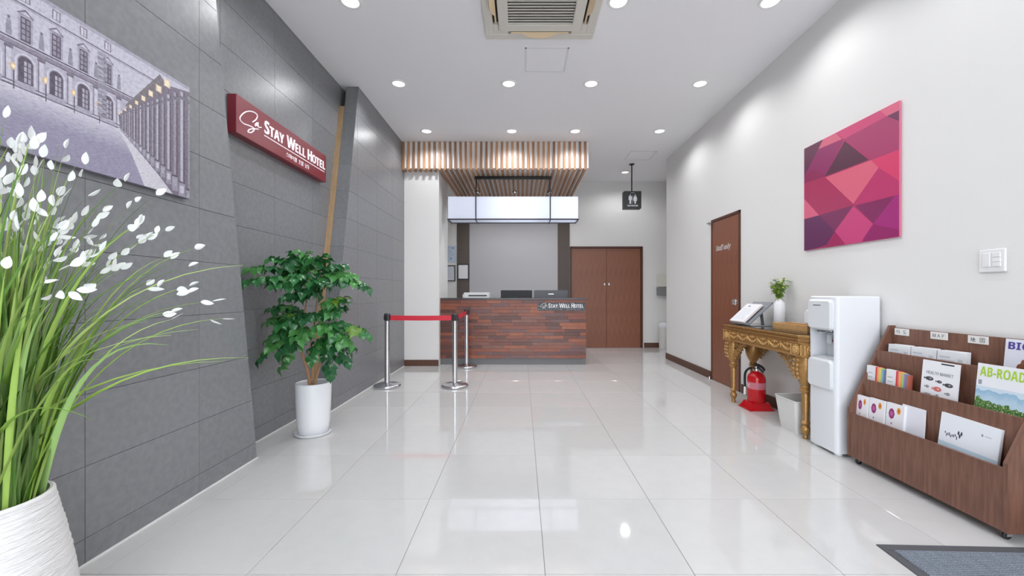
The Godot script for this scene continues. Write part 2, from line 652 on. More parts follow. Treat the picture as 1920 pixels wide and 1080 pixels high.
# one slab of tiles in the (d, y) plane whose outline is clipped by slanted edges
func tile_slab(called: String, outline: PackedVector2Array, x: float, thick: float, label: String, cols: float) -> Node3D:
	var b := MB.new()
	b.t = Transform3D(Basis(Vector3(0, 0, -1), Vector3.UP, Vector3(1, 0, 0)), Vector3.ZERO)
	b.prism(outline, x - thick, x - 0.009)
	var w := struct(called, b.mesh(), mat("tile_grout", rgb(88, 88, 90), 0.9), label)
	var box := Rect2(outline[0], Vector2.ZERO)
	for p in outline:
		box = box.expand(p)
	var shared := {}
	var k0 := int(floor((box.position.x - cols) / 0.6))
	var k1 := int(ceil((box.end.x - cols) / 0.6))
	for k in range(k0, k1):
		for r in range(-1, 12):
			var y0 := 0.108 + 0.3 * r
			var y1 := y0 + 0.3
			if r == -1:
				y0 = 0.0
			if r == 11:
				y1 = CEIL
			if y0 >= CEIL or y1 - y0 < 0.02:
				continue
			y1 = minf(y1, CEIL)
			var g := 0.001
			var cell := PackedVector2Array([Vector2(cols + k * 0.6 + g, y0 + g), Vector2(cols + (k + 1) * 0.6 - g, y0 + g), Vector2(cols + (k + 1) * 0.6 - g, y1 - g), Vector2(cols + k * 0.6 + g, y1 - g)])
			var parts := Geometry2D.intersect_polygons(cell, outline)
			for q in parts:
				var area := 0.0
				for i in q.size():
					area += q[i].cross(q[(i + 1) % q.size()])
				if absf(area) < 0.002:
					continue
				var c := cell[0]
				var key := ""
				var loc := PackedVector2Array()
				for p in q:
					loc.append(p - c)
					key += "%.3f,%.3f " % [p.x - c.x, p.y - c.y]
				if not shared.has(key):
					var tb := MB.new()
					tb.t = Transform3D(Basis(Vector3(0, 0, -1), Vector3.UP, Vector3(1, 0, 0)), Vector3.ZERO)
					tb.prism(loc, -0.009, 0.0, 0.0008)
					shared[key] = tb.mesh()
				part(w, "wall_tile", shared[key], mats["wall_tile_%d" % (rng.randi() % 3)], Vector3(x, c.y, -c.x))
	return w

func tiled_walls() -> void:
	for k in 3:
		var m := mat("wall_tile_%d" % k, rgb(135 + 2 * k, 136 + 2 * k, 139 + 2 * k), 0.33)
		m.albedo_texture = noise_tex(0.018, 11 + k, Color(0.9, 0.9, 0.9), Color(1, 1, 1), 512, 5)
		m.uv1_triplanar = true
		m.uv1_world_triplanar = true
		m.uv1_scale = Vector3(2.2, 2.2, 2.2)
	tile_slab("wall_left", PackedVector2Array([Vector2(2.0, 0), Vector2(4.75, 0), Vector2(4.75, CEIL), Vector2(2.0, CEIL)]), XN, 0.1, "recessed grey stone tiles behind the tall red sign", 2.116)
	tile_slab("wall_left", PackedVector2Array([Vector2(-2.0, 0), Vector2(2.795, 0), Vector2(2.347, CEIL), Vector2(-2.0, CEIL)]), XL, 0.19, "thick slab of grey stone tiles holding the palace picture, with a slanted end", 1.694)
	var far := tile_slab("wall_left", PackedVector2Array([Vector2(3.84, 0), Vector2(6.3, 0), Vector2(6.3, CEIL), Vector2(4.545, CEIL)]), XL, 0.13, "thick slab of grey stone tiles with a slanted edge beside the white pier", 4.51)
	# tiles on its slanted end, and the batten behind them
	var lean := (4.545 - 3.84) / CEIL
	for r in range(-1, 12):
		var y0 := 0.0 if r == -1 else 0.108 + 0.3 * r
		var y1 := minf(0.108 + 0.3 * (r + 1), CEIL)
		if y1 - y0 < 0.02:
			continue
		var tb := MB.new()
		tb.t = Transform3D(Basis(Vector3(0, 0, -1), Vector3.UP, Vector3(1, 0, 0)), Vector3.ZERO)
		var h := y1 - y0 - 0.002
		tb.prism(PackedVector2Array([Vector2(-0.009, 0), Vector2(0.0, 0), Vector2(lean * h, h), Vector2(lean * h - 0.009, h)]), -0.135, 0.0)
		part(far, "wall_tile", tb.mesh(), mats["wall_tile_%d" % (rng.randi() % 3)], Vector3(XL, y0 + 0.001, -(3.84 + lean * y0)))
	var bt := MB.new()
	bt.t = Transform3D(Basis(Vector3(0, 0, -1), Vector3.UP, Vector3(1, 0, 0)), Vector3.ZERO)
	bt.prism(PackedVector2Array([Vector2(3.83, 0), Vector2(3.95, 0), Vector2(4.605, 3.19), Vector2(4.485, 3.19)]), XN, XL - 0.137)
	struct("trim_1", bt.mesh(), mat("batten_wood"), "raw wooden batten behind the slanted tile edge")
	# pale sealant line where the tiles meet the floor
	var s := MB.new()
	span(s, XL, XL + 0.008, 0, 0.006, -2.0, 2.795)
	span(s, XN, XN + 0.008, 0, 0.006, 2.795, 3.84)
	span(s, XL, XL + 0.008, 0, 0.006, 3.84, 6.29)
	struct("trim_2", s.mesh(), mat("sealant", rgb(232, 232, 230), 0.6), "pale sealant line between tiled wall and floor")

func doors() -> void:
	var dw := mat("door_wood")
	var dark := mat("door_dark", rgb(84, 50, 38), 0.45)
	# double door in the back wall
	var o := thing("door_1", "brown wooden double door in the back wall", "door", P(1.747, 0, DB))
	o.remove_meta("category")
	o.set_meta("kind", "structure")
	var b := MB.new()
	b.box(Vector3(-0.732, 1.04, 0.02), Vector3(0.024, 2.08, 0.07), 0.003)
	b.box(Vector3(0.728, 1.04, 0.02), Vector3(0.034, 2.08, 0.07), 0.003)
	b.box(Vector3(0, 2.07, 0.02), Vector3(1.488, 0.03, 0.07), 0.003)
	part(o, "door_frame", b.mesh(), dark)
	for s in 2:
		var leaf := part(o, "door_leaf", boxm(Vector3.ZERO, Vector3(0.719 if s == 0 else 0.704, 2.05, 0.04), 0.003), dw, Vector3(-0.3595 if s == 0 else 0.356, 1.027, 0.0))
		var hb := MB.new()
		hb.box(Vector3(0, 0, 0.022), Vector3(0.034, 0.05, 0.006), 0.002)
		hb.t = Transform3D(Basis(Vector3.RIGHT, PI / 2), Vector3(0, 0, 0.024))
		hb.lathe([Vector2(0.008, 0), Vector2(0.008, 0.02), Vector2(0.016, 0.026), Vector2(0.016, 0.036), Vector2(0.0, 0.04)], 14)
		part(leaf, "door_knob", hb.mesh(), mat("steel"), Vector3((0.357 - 0.035) if s == 0 else (-0.34 + 0.035), 0.28, 0))
	part(o, "closing_strip", boxm(Vector3(0, 1.04, -0.06), Vector3(1.48, 2.08, 0.03)), dark)
	# staff door in the long wall; local x runs towards the viewer
	o = thing("door_2", "brown wooden staff door in the long white wall", "door", P(XR, 0, 4.984), -PI / 2)
	o.remove_meta("category")
	o.set_meta("kind", "structure")
	b = MB.new()
	b.box(Vector3(-0.34, 1.04, -0.03), Vector3(0.02, 2.08, 0.09), 0.003)
	b.box(Vector3(0.337, 1.04, -0.03), Vector3(0.026, 2.08, 0.09), 0.003)
	b.box(Vector3(0, 2.063, -0.03), Vector3(0.7, 0.034, 0.09), 0.003)
	part(o, "door_frame", b.mesh(), dark)
	var leaf := part(o, "door_leaf", boxm(Vector3.ZERO, Vector3(0.652, 2.04, 0.04), 0.003), dw, Vector3(-0.004, 1.024, -0.012))
	part(o, "closing_strip", boxm(Vector3(0, 1.04, -0.07), Vector3(0.7, 2.08, 0.03)), dark)
	b = MB.new()
	b.t = Transform3D(Basis(Vector3.RIGHT, PI / 2), Vector3(0, 0, 0.02))
	b.lathe([Vector2(0.038, 0), Vector2(0.038, 0.006), Vector2(0.026, 0.01), Vector2(0.022, 0.016), Vector2(0.028, 0.022), Vector2(0.028, 0.032), Vector2(0.02, 0.038), Vector2(0.0, 0.04)], 18)
	part(leaf, "door_knob", b.mesh(), mat("chrome"), Vector3(0.255, 0.0, 0))
	b = MB.new()
	letters(b, "Staff only", 0, 0, 0.062, 0.36, "Droid Serif", false, 0.25, 0.0, 0.004)
	part(leaf, "lettering", b.mesh(), mat("letter_silver", rgb(205, 203, 200), 0.35), Vector3(-0.225, 0.64, 0.02))
	b = MB.new()
	b.box(Vector3(0, 0, 0.02), Vector3(0.06, 0.025, 0.03), 0.003)
	b.box(Vector3(-0.03, 0.014, 0.03), Vector3(0.08, 0.012, 0.02), 0.002)
	part(o, "door_catch", b.mesh(), mat("steel"), Vector3(-0.325, 2.03, 0.012))
	b = MB.new()
	b.lathe([Vector2(0.016, 0), Vector2(0.016, 0.03), Vector2(0.012, 0.036), Vector2(0, 0.038)], 12)
	part(o, "door_stop", b.mesh(), mat("chrome"), Vector3(-0.36, 0, 0.03))

func downlight_at(x: float, d: float, where: String) -> void:
	var o := thing("downlight", where, "downlight", P(x, CEIL, d), 0.0, "round downlights in the ceiling")
	var b := MB.new()
	b.lathe([Vector2(0.066, -0.003), Vector2(0.07, -0.007), Vector2(0.086, -0.006), Vector2(0.09, 0.0)], 28)
	part(o, "trim_ring", b.mesh(), mat("lamp_trim", rgb(236, 236, 236), 0.5))
	b = MB.new()
	b.lathe([Vector2(0.0, -0.006), Vector2(0.05, -0.0055), Vector2(0.068, -0.003)], 24)
	var glow := mat("lamp_glow", Color(1, 1, 1), 0.5)
	glow.emission_enabled = true
	glow.emission = Color(1.0, 0.985, 0.96)
	glow.emission_energy_multiplier = 2.2
	part(o, "lamp_diffuser", b.mesh(), glow)
	var l := SpotLight3D.new()
	l.name = "lamp_light"
	l.light_color = Color(0.985, 0.99, 1.0)
	l.light_energy = 1.5
	l.spot_angle = 80.0
	l.spot_angle_attenuation = 0.6
	l.spot_range = 12.0
	l.spot_attenuation = 2.0
	l.light_size = 0.06
	l.shadow_enabled = true
	l.position = Vector3(0, -0.02, 0)
	l.rotation.x = -PI / 2
	o.add_child(l)

func ceiling_fittings() -> void:
	var rows := {5.784: "over the slatted canopy edge", 4.47: "halfway between cassette unit and canopy", 3.21: "beside the ceiling cassette unit", 1.93: "before the ceiling cassette unit",}
	var cols := {-1.35: "next to the tiled wall", -0.14: "second from the tiled wall", 0.764: "third from the tiled wall", 1.962: "next to the white wall"}
	for d in rows:
		for x in cols:
			if d == 3.21 and x == -0.14:
				continue
			downlight_at(x, d, "round white downlight %s, %s" % [rows[d], cols[x]])
	downlight_at(1.972, 7.755, "round white downlight in the recess behind the hanging restroom sign")
	# ceiling cassette air conditioner
	var o := thing("cassette_unit", "large square beige air-conditioning cassette with louvred grille in ceiling", "air conditioner", P(0.158, CEIL, 3.165))
	var body := mat("cassette_body", rgb(218, 214, 204), 0.5)
	var inner := mat("cassette_dark", rgb(48, 46, 40), 0.8)
	var vane := mat("cassette_vane", rgb(226, 202, 166), 0.5)
	var b := MB.new()
	b.t = Transform3D(Basis(Vector3.RIGHT, PI / 2), Vector3.ZERO)   # local z of the prism points down
	# outer frame from four strips with air slots between frame and grille panel
	for q in [[-0.474, 0.474, 0.40, 0.474], [-0.474, 0.474, -0.474, -0.40], [-0.474, -0.40, -0.40, 0.40], [0.40, 0.474, -0.40, 0.40]]:
		b.prism(quad_pts(q[0], q[2], q[1], q[3]), 0.0, 0.034, 0.004)
	part(o, "outer_frame", b.mesh(), body)
	b = MB.new()
	b.box(Vector3(0, -0.004, 0), Vector3(0.86, 0.008, 0.86))
	part(o, "air_plenum", b.mesh(), inner)
	b = MB.new()
	for q in [[-0.352, 0.352, 0.27, 0.352], [-0.352, 0.352, -0.352, -0.27], [-0.352, -0.27, -0.27, 0.27], [0.27, 0.352, -0.27, 0.27]]:
		b.box(Vector3((q[0] + q[1]) / 2, -0.024, (q[2] + q[3]) / 2), Vector3(q[1] - q[0], 0.036, q[3] - q[2]), 0.004)
	for q in [[-0.376, 0], [0.376, 0]]:
		b.box(Vector3(0, -0.016, q[0]), Vector3(0.5, 0.006, 0.012), 0.001)
	for sx in [-1, 1]:
		for sz in [-1, 1]:
			b.box(Vector3(0.376 * sx, -0.018, 0.376 * sz), Vector3(0.05, 0.03, 0.05), 0.003)
			b.box(Vector3(0.325 * sx, -0.017, 0.378 * sz), Vector3(0.1, 0.03, 0.046), 0.003)
			b.box(Vector3(0.378 * sx, -0.017, 0.325 * sz), Vector3(0.046, 0.03, 0.1), 0.003)
	part(o, "grille_panel", b.mesh(), body)
	b = MB.new()
	b.box(Vector3.ZERO, Vector3(0.54, 0.006, 0.02), 0.001)
	var slat := b.mesh()
	for k in 17:
		var sl := part(o, "louvre", slat, body, Vector3(0, -0.028, -0.262 + 0.0328 * k))
		sl.rotation.x = 0.5
	part(o, "filter", boxm(Vector3(0, -0.012, 0), Vector3(0.54, 0.004, 0.54)), mat("filter_grey", rgb(150, 147, 138), 0.8))
	# four swing vanes, lens-shaped
	var lens := PackedVector2Array()
	for k in 17:
		var f := -1.0 + 2.0 * k / 16.0
		lens.append(Vector2(f * 0.25, 0.013 + 0.038 * maxf(0.0, 1.0 - pow(absf(f) / 0.62, 2.6))))
	lens.append(Vector2(0.25, 0.0))
	lens.append(Vector2(-0.25, 0.0))
	for k in 4:
		var vb := MB.new()
		vb.t = Transform3D(Basis(Vector3.RIGHT, -PI / 2), Vector3.ZERO)
		vb.prism(lens, -0.003, 0.003)
		var vn := part(o, "swing_vane", vb.mesh(), vane)
		vn.basis = Basis(Vector3.UP, PI / 2 * k) * Basis(Vector3.RIGHT, -0.6)
		vn.position = Basis(Vector3.UP, PI / 2 * k) * Vector3(0, -0.031, -0.37)
	# access hatches
	for q in [[0.24, 4.02, 0.4, "square white access hatch in the ceiling beyond the cassette unit"], [1.99, 6.82, 0.42, "square white access hatch in the ceiling before the hanging restroom sign"]]:
		var hb := thing("access_hatch", q[3], "hatch", P(q[0], CEIL, q[1]), 0.0, "ceiling access hatches")
		var s: float = q[2]
		var fb := MB.new()
		for e in 4:
			fb.t = Transform3D(Basis(Vector3.UP, PI / 2 * e), Vector3.ZERO)
			fb.box(Vector3(0, -0.002, s / 2), Vector3(s + 0.016, 0.006, 0.016), 0.001)
		part(hb, "hatch_frame", fb.mesh(), mat("hatch_frame", rgb(228, 228, 230), 0.6))
		part(hb, "hatch_panel", boxm(Vector3(0, -0.001, 0), Vector3(s - 0.0185, 0.003, s - 0.0185), 0.001), mat("ceiling_paint"))

func slat_canopy() -> void:
	var o := thing("slat_canopy", "dropped canopy over the reception counter lined with narrow wooden slats", "canopy")
	var b := MB.new()
	span(b, XL + 0.002, 1.02, 3.03, CEIL - 0.001, 6.2, DB - 0.002)
	part(o, "soffit_box", b.mesh(), mat("soffit_white", rgb(244, 241, 238), 0.35))
	var n := 36
	var pitch := (1.028 + 1.815) / n
	var fronts := boxm(Vector3.ZERO, Vector3(0.034, CEIL - 2.998 - 0.004, 0.024), 0.002)
	var under := boxm(Vector3.ZERO, Vector3(0.034, 0.032, DB - 6.2 - 0.02), 0.002)
	for k in 3:
		wood("slat_wood_%d" % k, [rgb(156, 112, 80), rgb(176, 128, 92), rgb(138, 102, 78)][k], [rgb(190, 142, 104), rgb(210, 160, 118), rgb(170, 130, 100)][k], Vector3(10, 0.8, 0.8), 0.4, 20 + k)
	for k in n:
		var x := -1.797 + pitch * k
		var m: Material = mats["slat_wood_%d" % (rng.randi() % 3)]
		part(o, "slat", fronts, m, P(x, (CEIL + 2.998) / 2, 6.187))
		if x > -1.30:
			part(o, "slat", under, m, P(x, 3.014, 6.2 + (DB - 6.2) / 2))
		else:
			part(o, "slat", boxm(Vector3.ZERO, Vector3(0.034, 0.032, 0.1), 0.002), m, P(x, 3.014, 6.25))

func counter() -> void:
	var o := thing("reception_counter", "reception counter clad in mixed red-brown wood strips with dark top", "counter")
	var b := MB.new()
	span(b, -1.279, 1.012, 0.1, 1.02, 6.412, 6.5)
	span(b, 0.95, 1.012, 0.1, 1.02, 6.5, 6.62)
	part(o, "carcass", b.mesh(), mat("carcass_brown", rgb(60, 36, 30), 0.5))
	part(o, "counter_top", spanm(-1.279, 1.03, 1.02, 1.05, 6.39, 6.63, 0.004), mat("counter_grey", rgb(70, 66, 70), 0.25))
	part(o, "kick_plate", spanm(-1.279, 1.006, 0.0, 0.1, 6.42, 6.5), mat("kick_grey", rgb(112, 112, 114), 0.4))
	var dk := thing("back_desk", "grey work desk hidden behind the reception counter carrying printer and screens", "desk")
	part(dk, "desk_top", spanm(-1.2, 0.95, 0.72, 0.75, 6.64, 7.2, 0.004), mat("counter_grey"))
	for x in [-1.17, 0.9]:
		part(dk, "desk_side", spanm(x, x + 0.02, 0.0, 0.72, 6.66, 7.18), mat("counter_grey"))
	var tones := [rgb(112, 58, 44), rgb(142, 74, 50), rgb(98, 58, 54), rgb(126, 76, 62), rgb(160, 88, 58), rgb(108, 70, 68), rgb(88, 48, 40), rgb(132, 68, 48)]
	for k in tones.size():
		var c: Color = tones[k]
		wood("strip_wood_%d" % k, c.darkened(0.14), c.lightened(0.08), Vector3(1.2, 12, 4), 0.36, 60 + k)
	var rows := 18
	var h := (1.02 - 0.1) / rows
	for r in rows:
		var x := -1.279
		var first := true
		while x < 1.005:
			var w := rng.randf_range(0.2, 0.42)
			if first:
				w = rng.randf_range(0.08, 0.4)
				first = false
			var e := minf(x + w, 1.014)
			if 1.014 - e < 0.07:
				e = 1.014
			var pr := rng.randf_range(0.0, 0.004)
			part(o, "plank", boxm(Vector3.ZERO, Vector3(e - x - 0.0012, h - 0.0012, 0.012 + pr), 0.001), mats["strip_wood_%d" % (rng.randi() % tones.size())], P((x + e) / 2, 0.1 + h * (r + 0.5), 6.406 - pr / 2))
			x = e
	# name board on the counter front
	var s := thing("name_board", "dark marbled name board with white hotel lettering on the counter front", "sign", P(0.625, 0.915, 6.396))
	var mm := mat("marble", Color.WHITE, 0.1)
	mm.albedo_texture = noise_tex(0.02, 77, rgb(30, 31, 34), rgb(190, 192, 205), 512, 5, rgb(62, 64, 70))
	mm.uv1_triplanar = true
	mm.uv1_scale = Vector3(2.2, 5.0, 2.2)
	part(s, "board", boxm(Vector3(0, 0, 0.008), Vector3(0.745, 0.125, 0.014), 0.002), mm)
	b = MB.new()
	hotel_name(b, -0.205, -0.018, 0.068, 0.55, 0.0155)
	part(s, "lettering", b.mesh(), mat("letter_white", rgb(240, 240, 242), 0.4))
	b = MB.new()
	logo(b, -0.35, -0.05, 0.5, 0.0175, 0.0035)
	part(s, "script_logo", b.mesh(), mat("letter_gold", rgb(205, 205, 195), 0.3))

func hotel_name(b: MB, x: float, y: float, cap: float, width: float, z: float) -> void:
	# small capitals: the first letter of each word is taller
	var m := MB.new()
	var at := 0.0
	for w in [["S", "TAY"], ["W", "ELL"], ["H", "OTEL"]]:
		at += letters(m, w[0], at, 0.0, 1.0, 0.0, "Droid Sans", true, 0.0, 0.0, 0.04) + 0.06
		at += letters(m, w[1], at, 0.0, 0.8, 0.0, "Droid Sans", true, 0.0, 0.0, 0.04) + 0.42
	var full := at - 0.42
	b.take(m.mesh(), Transform3D(Basis(Vector3(width / full, 0, 0), Vector3(0, cap, 0), Vector3(0, 0, 0.1)), Vector3(x, y, z)))

func logo(b: MB, x: float, y: float, k: float, z: float, r: float) -> void:
	var s := [163, 137, 206, 177, 214, 213, 155, 210, 88, 176, 39, 126, 35, 99, 69, 87, 131, 97, 175, 99, 179, 85, 147, 55, 114, 48, 131, 71, 179, 95, 229, 112]
	var w := [192, 138, 196, 121, 208, 151, 217, 130, 225, 160, 229, 129, 263, 139]
	for line in [s, w]:
		var pts := []
		for i in range(0, line.size(), 2):
			pts.append(Vector3(x + line[i] * 0.001 * k, y + line[i + 1] * 0.001 * k, z))
		b.tube(curve(pts, 5), r, 6)

func hanging_lamp() -> void:
	var o := thing("light_box", "long white light box hung on black rods above the reception counter", "lamp", P(-0.136, 2.31, 6.5))
	# local: x across, y up from the underside, z towards the viewer; front face at z 0
	var acr := mat("acrylic", rgb(226, 230, 240), 0.22)
	acr.backlight_enabled = true
	acr.backlight = Color(0.9, 0.9, 0.92)
	var h := 0.36
	var dp := 0.33
	var b := MB.new()
	b.box(Vector3(0, h / 2, -0.004), Vector3(2.08, h, 0.008), 0.002)
	part(o, "front_panel", b.mesh(), acr)
	b = MB.new()
	b.box(Vector3(0, h / 2, -dp + 0.004), Vector3(2.08, h, 0.008), 0.002)
	b.box(Vector3(0, h - 0.004, -dp / 2), Vector3(2.08, 0.008, dp - 0.018), 0.002)
	for s in [-1, 1]:
		b.box(Vector3(s * 1.036, h / 2 - 0.002, -dp / 2), Vector3(0.008, h - 0.012, dp - 0.018), 0.002)
	part(o, "housing", b.mesh(), mat("white_plastic"))
	part(o, "underside_panel", boxm(Vector3(0, 0.008, -dp / 2), Vector3(2.06, 0.006, dp - 0.02), 0.001), acr)
	b = MB.new()
	for z in [0.004, -dp - 0.004]:
		b.box(Vector3(0, -0.004, z), Vector3(2.1, 0.02, 0.016), 0.002)
	for s in [-1, 1]:
		b.box(Vector3(s * 1.042, -0.004, -dp / 2), Vector3(0.016, 0.02, dp), 0.002)
	part(o, "bottom_frame", b.mesh(), mat("black_metal"))
	for s in [-1, 1]:
		b = MB.new()
		b.tube(curve([Vector3(s * 0.582, 0.665, 0.0), Vector3(s * 0.588, 0.5, 0.018), Vector3(s * 0.592, 0.36, 0.02), Vector3(s * 0.592, 0.0, 0.02), Vector3(s * 0.592, -0.016, 0.016), Vector3(s * 0.592, -0.022, -0.02), Vector3(s * 0.592, -0.022, -dp)], 4), 0.009, 8)
		part(o, "rod", b.mesh(), mat("black_metal"))
	b = MB.new()
	b.t = Transform3D(Basis(Vector3.BACK, -PI / 2), Vector3(-0.615, 0.658, 0))
	b.lathe([Vector2(0, 0), Vector2(0.022, 0.002), Vector2(0.026, 0.008), Vector2(0.026, 1.222), Vector2(0.022, 1.228), Vector2(0, 1.23)], 16)
	part(o, "cross_tube", b.mesh(), mat("black_metal"))
	# small cable grips hanging from the tube
	for x in [-0.55, 0.0, 0.56]:
		b = MB.new()
		b.tube([Vector3(x, 0.66, -0.01), Vector3(x + 0.004, 0.5, -0.03), Vector3(x, 0.362, -0.05)], 0.004, 6)
		b.ball(Vector3(x + 0.004, 0.44, -0.034), Vector3(0.012, 0.016, 0.012), 8, 6)
		part(o, "cable", b.mesh(), mat("black_metal"))
		part(o, "cable_grip", boxm(Vector3(x + 0.003, 0.415, -0.036), Vector3(0.03, 0.016, 0.02), 0.004), mat("chrome"))
	# the box glows through its front and underside
	acr.emission_enabled = true
	acr.emission = Color(0.93, 0.96, 1.0)
	acr.emission_energy_multiplier = 0.22
	for q in [[Vector3(0, 0.002, -dp / 2), -PI / 2, Vector2(2.04, dp - 0.03), 0.16], [Vector3(0, h / 2, 0.004), PI, Vector2(2.06, h - 0.02), 0.012]]:
		var l := AreaLight3D.new()
		l.name = "box_light"
		l.area_size = q[2]
		l.light_color = Color(0.93, 0.96, 1.0)
		l.light_energy = q[3]
		l.area_range = 8.0
		l.area_attenuation = 2.0
		l.shadow_enabled = true
		l.position = q[0]
		if q[1] == PI:
			l.rotation.y = PI
		else:
			l.rotation.x = q[1]
		o.add_child(l)
	var glow := mat("tube_glow", Color.WHITE, 0.5)
	glow.emission_enabled = true
	glow.emission = Color(0.96, 0.98, 1.0)
	glow.emission_energy_multiplier = 2.0
	for q in [[-0.03, 0.34], [0.07, 0.34], [0.96, 0.3]]:
		var x: float = q[0]
		b = MB.new()
		b.tube([Vector3(x - 0.04, 0.06, -0.06), Vector3(x + 0.04, 0.06, -0.06)], 0.012, 8)
		part(o, "led_tube", b.mesh(), glow)
		var l := OmniLight3D.new()
		l.name = "led_light"
		l.light_color = Color(0.96, 0.98, 1.0)
		l.light_energy = q[1]
		l.light_size = 0.01
		l.omni_range = 6.0
		l.omni_attenuation = 2.0
		l.shadow_enabled = true
		l.position = Vector3(x, 0.06, -0.06)
		o.add_child(l)
	for x in [-0.8, -0.13, 0.52]:
		var sp := thing("canopy_spotlight", "tiny recessed spotlight between the slats of the canopy, %s" % {-0.8: "nearest the pier", -0.13: "in the middle", 0.52: "nearest the open end"}[x], "spotlight", P(x, 2.996, 7.53), 0.0, "tiny spotlights in the slatted canopy")
		b = MB.new()
		b.lathe([Vector2(0.026, -0.002), Vector2(0.034, -0.008), Vector2(0.036, 0.0), Vector2(0.036, 0.03)], 20)
		part(sp, "trim_ring", b.mesh(), mat("chrome"))
		b = MB.new()
		b.lathe([Vector2(0.0, -0.003), Vector2(0.026, -0.002)], 16)
		part(sp, "lamp_diffuser", b.mesh(), mats["lamp_glow"])
		var l := SpotLight3D.new()
		l.name = "lamp_light"
		l.light_color = Color(0.985, 0.99, 1.0)
		l.light_energy = 0.9
		l.spot_angle = 75.0
		l.spot_angle_attenuation = 0.6
		l.spot_range = 8.0
		l.spot_attenuation = 2.0
		l.light_size = 0.025
		l.shadow_enabled = true
		l.position = Vector3(0, -0.015, 0)
		l.rotation.x = -PI / 2
		sp.add_child(l)

func stanchions() -> void:
	var spots := [[-1.618, 4.9, "steel queue post beside the tiled wall, holding the start of the red belt"], [-0.803, 4.9, "steel queue post where the red belt turns towards the counter"], [-0.836, 6.19, "steel queue post standing close to the counter at the end of the red belt"]]
	var base := MB.new()
	base.lathe([Vector2(0.0, 0.0), Vector2(0.152, 0.0), Vector2(0.158, 0.004), Vector2(0.16, 0.012), Vector2(0.16, 0.022), Vector2(0.155, 0.03), Vector2(0.14, 0.036), Vector2(0.06, 0.043), Vector2(0.045, 0.05), Vector2(0.033, 0.052)], 40)
	var basem := base.mesh()
	var ring := MB.new()
	ring.lathe([Vector2(0.153, 0.0), Vector2(0.156, -0.001), Vector2(0.157, 0.003)], 32)
	var pole := MB.new()
	pole.lathe([Vector2(0.031, 0.045), Vector2(0.031, 0.8)], 24)
	var polem := pole.mesh()
	var head := MB.new()
	head.lathe([Vector2(0.031, 0.795), Vector2(0.034, 0.8), Vector2(0.034, 0.864), Vector2(0.036, 0.868), Vector2(0.036, 0.878), Vector2(0.03, 0.884), Vector2(0.0, 0.886)], 24)
	var headm := head.mesh()
	for i in 3:
		var q = spots[i]
		var o := thing("queue_post", q[2], "queue post", P(q[0], 0, q[1]), 0.0, "steel queue posts by the counter")
		part(o, "base", basem, mat("steel"))
		part(o, "pole", polem, mat("steel"))
		part(o, "belt_head", headm, mat("head_grey", rgb(84, 84, 88), 0.4, 0.6))
		var slot := MB.new()
		for a in 4:
			slot.t = Transform3D(Basis(Vector3.UP, PI / 2 * a), Vector3.ZERO)
			slot.box(Vector3(0, 0.832, 0.034), Vector3(0.026, 0.058, 0.01), 0.002)
		part(o, "belt_clip", slot.mesh(), mat("black_plastic"))
		if i < 2:
			var to := P(spots[i + 1][0], 0, spots[i + 1][1]) - o.position
			var dir := to.normalized()
			var len := to.length()
			var side := dir.cross(Vector3.UP)
			var tb := MB.new()
			var k := 10
			for s in k:
				var f0 := lerpf(0.038, len - 0.038, float(s) / k)
				var f1 := lerpf(0.038, len - 0.038, float(s + 1) / k)
				var s0 := -0.004 * sin(PI * s / k)
				var s1 := -0.004 * sin(PI * (s + 1) / k)
				for w in [-0.001, 0.001]:
					tb.face([dir * f0 + Vector3(0, 0.802 + s0, 0) + side * w, dir * f1 + Vector3(0, 0.802 + s1, 0) + side * w, dir * f1 + Vector3(0, 0.86 + s1, 0) + side * w, dir * f0 + Vector3(0, 0.86 + s0, 0) + side * w], side * w)
				for e in [0.802, 0.86]:
					tb.face([dir * f0 + Vector3(0, e + s0, 0) + side * 0.001, dir * f1 + Vector3(0, e + s1, 0) + side * 0.001, dir * f1 + Vector3(0, e + s1, 0) - side * 0.001, dir * f0 + Vector3(0, e + s0, 0) - side * 0.001], Vector3(0, e - 0.83, 0))
			part(o, "red_belt", tb.mesh(), mat("red_tape"))

